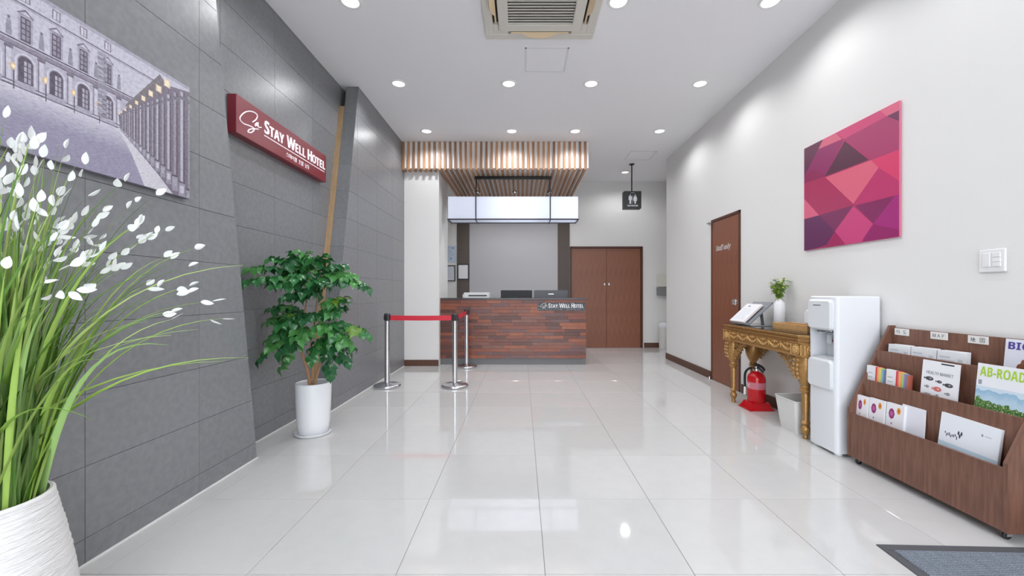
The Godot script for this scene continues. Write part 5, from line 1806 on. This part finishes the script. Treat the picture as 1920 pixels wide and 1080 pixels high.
func grass_plant() -> void:
	var c := P(-1.59, 0, 1.2)
	var o := thing("white_planter", "large white ribbed urn planter beside the tiled wall holding artificial grass", "planter", c)
	var b := MB.new()
	var outer := []
	var keys := [[0.0, 0.165], [0.05, 0.185], [0.12, 0.197], [0.2, 0.194], [0.3, 0.182], [0.4, 0.165], [0.47, 0.151], [0.512, 0.143]]
	outer.append(Vector2(0, 0))
	for i in keys.size() - 1:
		var k := 12
		for j in k:
			var f := float(j) / k
			var y := lerpf(keys[i][0], keys[i + 1][0], f)
			var r: float = cubic_interpolate(keys[i][1], keys[i + 1][1], keys[maxi(i - 1, 0)][1], keys[mini(i + 2, keys.size() - 1)][1], f)
			outer.append(Vector2(r + 0.0011 * sin(y * 520.0) + 0.0009 * sin(y * 337.0 + 1.0), y))
	outer.append_array([Vector2(0.143, 0.515), Vector2(0.138, 0.519), Vector2(0.131, 0.517), Vector2(0.127, 0.5), Vector2(0.127, 0.43)])
	b.lathe(outer, 64)
	var pm := mat("planter_white", rgb(236, 234, 232), 0.6)
	var nt := FastNoiseLite.new()
	nt.frequency = 0.02
	nt.seed = 15
	var hm := NoiseTexture2D.new()
	hm.width = 512
	hm.height = 512
	hm.seamless = true
	hm.noise = nt
	pm.heightmap_enabled = true
	pm.heightmap_texture = hm
	pm.heightmap_scale = 0.5
	pm.uv1_triplanar = true
	pm.uv1_scale = Vector3(1.6, 16, 1.6)
	part(o, "pot", b.mesh(), pm)
	b = MB.new()
	b.lathe([Vector2(0, 0.455), Vector2(0.127, 0.45)], 32)
	part(o, "soil", b.mesh(), mat("soil", rgb(62, 54, 42), 0.95))
	var gp := thing("flowering_grass", "tall clump of lime green artificial grass with white petals in the urn planter", "plant", c)
	var greens := []
	for k in 5:
		var m := mat("blade_%d" % k, [rgb(152, 184, 84), rgb(126, 164, 66), rgb(176, 200, 114), rgb(104, 146, 64), rgb(144, 178, 104)][k], 0.45)
		m.backlight_enabled = true
		m.backlight = [rgb(152, 184, 84), rgb(126, 164, 66), rgb(176, 200, 114), rgb(104, 146, 64), rgb(144, 178, 104)][k] * 0.4
		greens.append(m)
	var petals := [petal_mesh(0.036, 0.022, 0.5), petal_mesh(0.032, 0.017, 0.9), petal_mesh(0.04, 0.019, 0.2)]
	var pw := mat("petal_white", rgb(244, 246, 244), 0.6)
	pw.backlight_enabled = true
	pw.backlight = Color(0.5, 0.5, 0.5)
	var count := 0
	for i in 285:
		var ba := rng.randf() * TAU
		var br := 0.112 * sqrt(rng.randf())
		var p0 := Vector3(cos(ba) * br, 0.45, sin(ba) * br)
		# lean: roughly outward from where it is rooted
		var la := ba + rng.randf_range(-0.7, 0.7)
		if cos(la) < -0.2 and rng.randf() < 0.5:
			la = PI - la
		var R := absf(rng.randfn(0.0, 0.18)) + br * 1.2
		if i % 15 == 0:
			R = rng.randf_range(0.36, 0.66)
			la = rng.randf_range(-0.9, 0.6)
		R = minf(R, 0.7)
		var tip := Vector3(cos(la) * R, 0, sin(la) * R)
		tip.x = maxf(tip.x, -0.18)
		tip.z = clampf(tip.z, -0.5, 0.34)
		R = Vector2(tip.x, tip.z).length()
		tip.y = 1.56 - 0.62 * R * R / 0.5 + rng.randf_range(-0.3, 0.1)
		if i % 5 == 4:
			tip.y -= rng.randf_range(0.1, 0.3)
			tip.y = maxf(tip.y, 0.95 + 0.4 * R)
		var mid := Vector3(lerpf(p0.x, tip.x, 0.24), lerpf(0.5, tip.y, 0.66) + R * 0.3, lerpf(p0.z, tip.z, 0.24))
		var n := 12
		var w := rng.randf_range(0.0105, 0.019)
		var roll := rng.randf_range(-0.7, 0.7)
		var bl := MB.new()
		var pts := []
		for k in n + 1:
			var f := float(k) / n
			pts.append(p0 * (1 - f) * (1 - f) + mid * 2 * f * (1 - f) + tip * f * f)
		var out := Vector3(tip.x - p0.x, 0, tip.z - p0.z)
		out = out.normalized() if out.length() > 0.01 else Vector3.BACK
		var face_dir := out.rotated(Vector3.UP, roll)
		var base := 0
		for k in n + 1:
			var f := float(k) / n
			var tg: Vector3 = (pts[mini(k + 1, n)] - pts[maxi(k - 1, 0)]).normalized()
			var side := tg.cross(face_dir)
			side = side.normalized() if side.length() > 0.05 else tg.cross(Vector3.RIGHT).normalized()
			var nn := side.cross(tg).normalized()
			var hw := w * (0.55 + 0.45 * sin(PI * minf(1.0, f * 1.6))) * (1.0 - pow(f, 2.2)) + 0.0007
			bl.vert(pts[k] - side * hw * 0.5 + nn * hw * 0.22, (nn - side * 0.5).normalized())
			bl.vert(pts[k], nn)
			bl.vert(pts[k] + side * hw * 0.5 + nn * hw * 0.22, (nn + side * 0.5).normalized())
		for k in n:
			for e in 2:
				var q := base + k * 3 + e
				bl.ix.append_array([q, q + 1, q + 3, q + 1, q + 4, q + 3])
		part(gp, "grass_blade", bl.mesh(), greens[rng.randi() % 5])
		# petals at the tips of most blades, some in small clusters below
		if tip.y > 1.0 and i % 5 != 4:
			var times := 1 + (1 if rng.randf() < 0.55 else 0) + (1 if rng.randf() < 0.3 else 0)
			for k in times:
				if count >= 290:
					break
				count += 1
				var f := 1.0 - 0.045 * k * rng.randf_range(0.6, 1.4)
				var p: Vector3 = p0 * (1 - f) * (1 - f) + mid * 2 * f * (1 - f) + tip * f * f
				var dir: Vector3 = (pts[n] - pts[n - 2]).normalized() + Vector3(rng.randf_range(-0.6, 0.6), rng.randf_range(-0.5, 0.4), rng.randf_range(-0.6, 0.6)) * (0.5 + 0.6 * k)
				var x := part(gp, "petal", petals[rng.randi() % 3], pw, p)
				x.basis = aim(dir, rng.randf() * TAU)

func tree_plant() -> void:
	var c := P(-1.677, 0, 3.28)
	var o := thing("tall_pot", "tall white cylindrical plant pot on a saucer before the recessed tiles", "planter", c)
	var b := MB.new()
	b.lathe([Vector2(0, 0.012), Vector2(0.105, 0.012), Vector2(0.114, 0.02), Vector2(0.122, 0.1), Vector2(0.129, 0.25), Vector2(0.133, 0.4), Vector2(0.132, 0.41), Vector2(0.128, 0.414), Vector2(0.122, 0.41), Vector2(0.12, 0.36)], 48)
	part(o, "pot", b.mesh(), mat("white_gloss"))
	b = MB.new()
	b.lathe([Vector2(0, 0), Vector2(0.125, 0), Vector2(0.136, 0.008), Vector2(0.142, 0.024), Vector2(0.138, 0.025), Vector2(0.13, 0.012), Vector2(0, 0.011)], 48)
	part(o, "saucer", b.mesh(), mat("white_gloss"))
	b = MB.new()
	b.lathe([Vector2(0, 0.372), Vector2(0.122, 0.366)], 32)
	part(o, "soil", b.mesh(), mat("soil"))
	var tr := thing("leafy_plant", "glossy green bushy indoor tree with pale stems in the tall white pot", "plant", c)
	var bark := mat("bark", rgb(176, 136, 104), 0.8)
	var stems := [[Vector3(-0.02, 0.37, 0.01), Vector3(-0.045, 0.52, 0.01), Vector3(-0.085, 0.68, 0.02), Vector3(-0.07, 0.95, 0.0), Vector3(-0.04, 1.25, 0.0)], [Vector3(0.0, 0.37, 0.0), Vector3(-0.008, 0.5, 0.0), Vector3(-0.035, 0.64, 0.0), Vector3(0.0, 0.9, -0.02), Vector3(0.03, 1.2, -0.02)], [Vector3(0.01, 0.37, 0.02), Vector3(0.04, 0.48, 0.02), Vector3(0.08, 0.62, 0.03), Vector3(0.1, 0.78, 0.04), Vector3(0.08, 0.98, 0.03)]]
	for s in 3:
		b = MB.new()
		var pts := curve(stems[s], 4)
		var rad := []
		for k in pts.size():
			rad.append(lerpf([0.016, 0.009, 0.012][s], 0.005, float(k) / pts.size()))
		b.tube(pts, rad, 8)
		part(tr, "stem", b.mesh(), bark)
	var greens := [mat("leaf_a", rgb(52, 114, 60), 0.22), mat("leaf_b", rgb(42, 94, 54), 0.22), mat("leaf_c", rgb(76, 138, 70), 0.25), mat("leaf_d", rgb(98, 136, 46), 0.3)]
	for k in 4:
		greens[k].backlight_enabled = true
		greens[k].backlight = (greens[k].albedo_color as Color) * 0.5
	var shapes := [compound_leaf(0.35, 1), compound_leaf(0.2, 2), compound_leaf(0.55, 3)]
	# fronds: start height on the stems, then the tip (x, y, z relative to the pot), z towards the viewer
	var fr := [[1.2, -0.27, 1.22, 0.42], [1.22, -0.25, 1.32, 0.28], [1.25, -0.15, 1.38, 0.18], [1.27, -0.08, 1.42, 0.1], [1.27, 0.02, 1.43, 0.12], [1.25, 0.12, 1.4, 0.1], [1.22, 0.24, 1.35, 0.12], [1.2, 0.34, 1.28, 0.14], [1.18, 0.46, 1.2, 0.2], [1.15, 0.18, 1.22, 0.24], [1.15, -0.12, 1.2, 0.26], [1.2, 0.04, 1.26, 0.3], [1.12, 0.08, 1.16, 0.25], [1.05, -0.05, 1.12, 0.24], [1.2, -0.1, 1.34, -0.12], [1.2, 0.12, 1.34, -0.14],
		[0.95, -0.26, 1.02, 0.1], [0.92, -0.22, 0.93, 0.16], [0.98, 0.24, 1.08, 0.08], [0.95, 0.2, 0.98, 0.1], [0.9, -0.1, 0.92, 0.2], [0.92, 0.08, 0.96, 0.22], [0.9, 0.14, 1.0, -0.12],
		[0.85, -0.24, 0.8, 0.16], [0.82, -0.27, 0.68, 0.2], [0.86, 0.44, 0.84, 0.14], [0.85, 0.34, 0.78, 0.18], [0.8, 0.32, 0.64, 0.16], [0.78, 0.2, 0.58, 0.16], [0.78, 0.1, 0.66, 0.2], [0.82, -0.1, 0.74, 0.22], [0.8, -0.16, 0.62, 0.12], [0.84, 0.22, 0.86, 0.2], [0.84, 0.04, 0.82, 0.24], [0.8, 0.26, 0.72, -0.06]]
	for q in fr:
		var s: float = q[0]
		var tip := Vector3(q[1], q[2], q[3])
		var root := Vector3(lerpf(-0.07, -0.03, (s - 0.7) / 0.6), s, 0) if q[1] < 0.05 else Vector3(lerpf(0.09, 0.03, (s - 0.7) / 0.6), s, 0.01)
		var mid := root.lerp(tip, 0.5) + Vector3(0, 0.06 + 0.1 * absf(q[1]), 0)
		b = MB.new()
		var pts := []
		for k in 9:
			var f := k / 8.0
			pts.append(root * (1 - f) * (1 - f) + mid * 2 * f * (1 - f) + tip * f * f)
		b.tube(pts, 0.0022, 5)
		part(tr, "leaf_stalk", b.mesh(), mats["leaf_c"])
		var tone := rng.randi() % 3
		var young := rng.randf() < 0.05
		for k in 8:
			var f := 0.22 + 0.78 * k / 7.0
			var p: Vector3 = root * (1 - f) * (1 - f) + mid * 2 * f * (1 - f) + tip * f * f
			var tg := (tip - root).normalized()
			var side := tg.cross(Vector3.UP).normalized() * (1.0 if k % 2 == 0 else -1.0)
			var dir := side * rng.randf_range(0.5, 1.0) + tg * rng.randf_range(0.3, 0.8) + Vector3(0, rng.randf_range(-0.75, -0.05), 0)
			if k == 7:
				dir = tg + Vector3(0, -0.5, 0)
			var m: Material = greens[3] if (young and k > 3) or rng.randf() < 0.03 else greens[tone if rng.randf() < 0.7 else rng.randi() % 3]
			var x := part(tr, "leaf", shapes[rng.randi() % 3], m, p)
			x.basis = aim(dir, rng.randf_range(-0.5, 0.5)).scaled_local(Vector3.ONE * rng.randf_range(0.8, 1.15))
			# keep clear of the recessed tiles
			var far := x.position + x.basis.z * 0.09
			if c.x + far.x < XN + 0.03:
				x.position.x += XN + 0.03 - (c.x + far.x)

# ---------------------------------------------------------------- behind the counter and in the recess
func back_items() -> void:
	var dark := mat("panel_brown", rgb(88, 78, 72), 0.5)
	struct("trim_3", spanm(-1.33, -1.076, 0, 3.0, DB - 0.03, DB, 0.002), dark, "dark brown upright panel behind the counter by the notices")
	struct("trim_4", spanm(0.747, 0.99, 0, 3.0, DB - 0.03, DB, 0.002), dark, "dark brown upright panel behind the counter by the double door")
	struct("trim_5", spanm(-1.076, 0.747, 0, 3.0, DB - 0.02, DB, 0.002), mat("panel_grey", rgb(184, 183, 186), 0.35), "plain pale grey panel behind the counter")
	var fm := mat("frame_black", rgb(38, 30, 30), 0.4)
	var doc := Image.create(96, 128, false, Image.FORMAT_RGB8)
	doc.fill(rgb(214, 218, 226))
	for k in 9:
		doc.fill_rect(Rect2i(12, 16 + k * 11, 72 - (k * 19) % 30, 2), rgb(176, 182, 196))
	var docm := img_mat("document_print", doc)
	for q in [[-1.202, 1.565, DB - 0.03, 0.232, 0.32, "black framed white certificate on the dark brown panel behind counter", 0], [-1.49, 1.535, DB, 0.24, 0.33, "black framed notice on the white wall beside the pier", 1]]:
		var o := thing("framed_notice", q[5], "frame", P(q[0], q[1], q[2]), 0.0, "framed notices behind the counter")
		var b := MB.new()
		var w: float = q[3]
		var h: float = q[4]
		for s in [-1, 1]:
			b.box(Vector3(s * (w / 2 - 0.009), 0, 0.009), Vector3(0.018, h, 0.018), 0.002)
			b.box(Vector3(0, s * (h / 2 - 0.009), 0.009), Vector3(w - 0.036, 0.018, 0.018), 0.002)
		part(o, "frame", b.mesh(), fm)
		printed(o, "document", Vector3(w - 0.036, h - 0.036, 0.006), Vector3(0, 0, 0.005), Vector3.ZERO, mat("doc_white", rgb(232, 232, 236), 0.5) if q[6] == 0 else docm, mat("paper"))
	var nb := thing("notice_poster", "pale blue notice sheet on the white wall above the framed notice", "notice", P(-1.48, 1.935, DB))
	var ni := Image.create(96, 128, false, Image.FORMAT_RGB8)
	ni.fill(rgb(196, 208, 226))
	for k in 6:
		ni.fill_rect(Rect2i(8, 14 + k * 18, 70 - (k * 23) % 34, 3), rgb(150, 164, 190))
	disc(ni, 70, 20, 6, 6, rgb(110, 130, 170))
	disc(ni, 56, 98, 6, 6, rgb(110, 130, 170))
	printed(nb, "sheet", Vector3(0.26, 0.35, 0.003), Vector3(0, 0, 0.0025), Vector3.ZERO, img_mat("notice_print", ni), mat("paper"))
	# printer and monitors on the lower desk
	var o := thing("printer", "white desktop printer on the desk behind the counter", "printer", P(-0.74, 0.751, 6.84))
	var b := MB.new()
	b.prism(round_rect(-0.21, 0.21, 0.0, 0.385, 0.015), -0.17, 0.17, 0.006)
	part(o, "printer_body", b.mesh(), mat("printer_white", rgb(226, 228, 228), 0.4))
	part(o, "paper_slot", boxm(Vector3(0.02, 0.335, 0.171), Vector3(0.3, 0.02, 0.006), 0.001), mat("black_plastic"))
	part(o, "side_tray", boxm(Vector3(-0.225, 0.31, 0), Vector3(0.03, 0.09, 0.2), 0.005), mats["printer_white"])
	o = thing("monitor", "black flat monitor seen from its back above the counter top", "monitor", P(-0.087, 0.751, 6.9), PI)
	b = MB.new()
	b.box(Vector3(0, 0.27, 0), Vector3(0.53, 0.31, 0.03), 0.006)
	part(o, "screen_case", b.mesh(), mat("black_plastic"))
	part(o, "screen_face", boxm(Vector3(0, 0.275, 0.016), Vector3(0.5, 0.28, 0.002)), mat("screen_dark", rgb(18, 20, 24), 0.1))
	b = MB.new()
	b.box(Vector3(0, 0.008, -0.02), Vector3(0.22, 0.016, 0.16), 0.005)
	b.box(Vector3(0, 0.1, -0.03), Vector3(0.05, 0.2, 0.03), 0.005)
	part(o, "stand", b.mesh(), mat("black_plastic"))
	o = thing("all_in_one_computer", "dark grey computer display with rounded top seen from its back above the counter", "monitor", P(0.495, 0.751, 6.9), PI)
	b = MB.new()
	var grey := mat("case_grey", rgb(72, 74, 80), 0.35)
	b.prism(round_rect(-0.285, 0.285, 0.09, 0.425, 0.02), -0.025, 0.02, 0.004)
	b.prism(round_rect(-0.26, 0.26, 0.12, 0.4, 0.02), -0.045, -0.025)
	part(o, "screen_case", b.mesh(), grey)
	part(o, "screen_face", boxm(Vector3(0, 0.26, 0.021), Vector3(0.53, 0.29, 0.002)), mats["screen_dark"])
	b = MB.new()
	b.box(Vector3(0, 0.36, -0.046), Vector3(0.09, 0.008, 0.002))
	part(o, "logo_mark", b.mesh(), mat("chrome"))
	b = MB.new()
	b.box(Vector3(0, 0.006, -0.03), Vector3(0.24, 0.012, 0.16), 0.004)
	b.box(Vector3(0, 0.07, -0.055), Vector3(0.1, 0.13, 0.02), 0.004)
	part(o, "stand", b.mesh(), grey)
	# towel dispenser and bin in the recess
	o = thing("towel_dispenser", "white and grey paper towel dispenser on the wall past the double door", "dispenser", P(2.9, 1.08, DB))
	b = MB.new()
	b.prism(round_rect(-0.115, 0.115, 0.17, 0.44, 0.02), 0.0, 0.11, 0.01)
	part(o, "upper_case", b.mesh(), mat("disp_cream", rgb(222, 220, 210), 0.35))
	b = MB.new()
	b.prism(round_rect(-0.115, 0.115, 0.0, 0.165, 0.015), 0.0, 0.12, 0.012)
	part(o, "lower_case", b.mesh(), mat("disp_grey", rgb(132, 134, 136), 0.4))
	o = thing("lidded_bin", "white lidded waste bin standing under the towel dispenser", "bin", P(2.87, 0, 8.22))
	b = MB.new()
	b.lathe([Vector2(0, 0.0), Vector2(0.085, 0.0), Vector2(0.09, 0.01), Vector2(0.1, 0.42), Vector2(0.1, 0.43)], 28)
	part(o, "bin_body", b.mesh(), mat("bin_white"))
	b = MB.new()
	b.lathe([Vector2(0.104, 0.425), Vector2(0.11, 0.44), Vector2(0.108, 0.47), Vector2(0.08, 0.51), Vector2(0.04, 0.528), Vector2(0, 0.532)], 28)
	part(o, "lid", b.mesh(), mat("white_plastic"))

func doormat() -> void:
	var o := thing("doormat", "grey ribbed doormat with dark rubber border before the brochure rack", "doormat", P(2.02, 0, 1.26), -0.035)
	var b := MB.new()
	b.t = Transform3D(Basis(Vector3.RIGHT, -PI / 2), Vector3.ZERO)
	for q in [[-0.45, 0.45, 0.505, 0.55], [-0.45, 0.45, -0.55, -0.505], [-0.45, -0.41, -0.505, 0.505], [0.41, 0.45, -0.505, 0.505]]:
		b.prism(quad_pts(q[0], q[2], q[1], q[3]), 0.0, 0.006, 0.003)
	part(o, "rubber_border", b.mesh(), mat("mat_border", rgb(86, 86, 90), 0.85))
	var mm := mat("mat_pile", Color.WHITE, 0.95)
	mm.albedo_texture = noise_tex(0.11, 66, rgb(86, 92, 102), rgb(166, 172, 182), 512, 3)
	mm.uv1_triplanar = true
	mm.uv1_scale = Vector3(2.5, 2.5, 2.5)
	b = MB.new()
	b.box(Vector3(0, 0.0025, 0), Vector3(0.822, 0.005, 1.012))
	for k in 92:
		b.tube([Vector3(-0.41, 0.006, -0.5 + 0.011 * k), Vector3(0.41, 0.006, -0.5 + 0.011 * k)], 0.0042, 5, false, 1.0)
	var pile := part(o, "ribbed_pile", b.mesh(), mm)
	pile.set_meta("kind", "stuff")
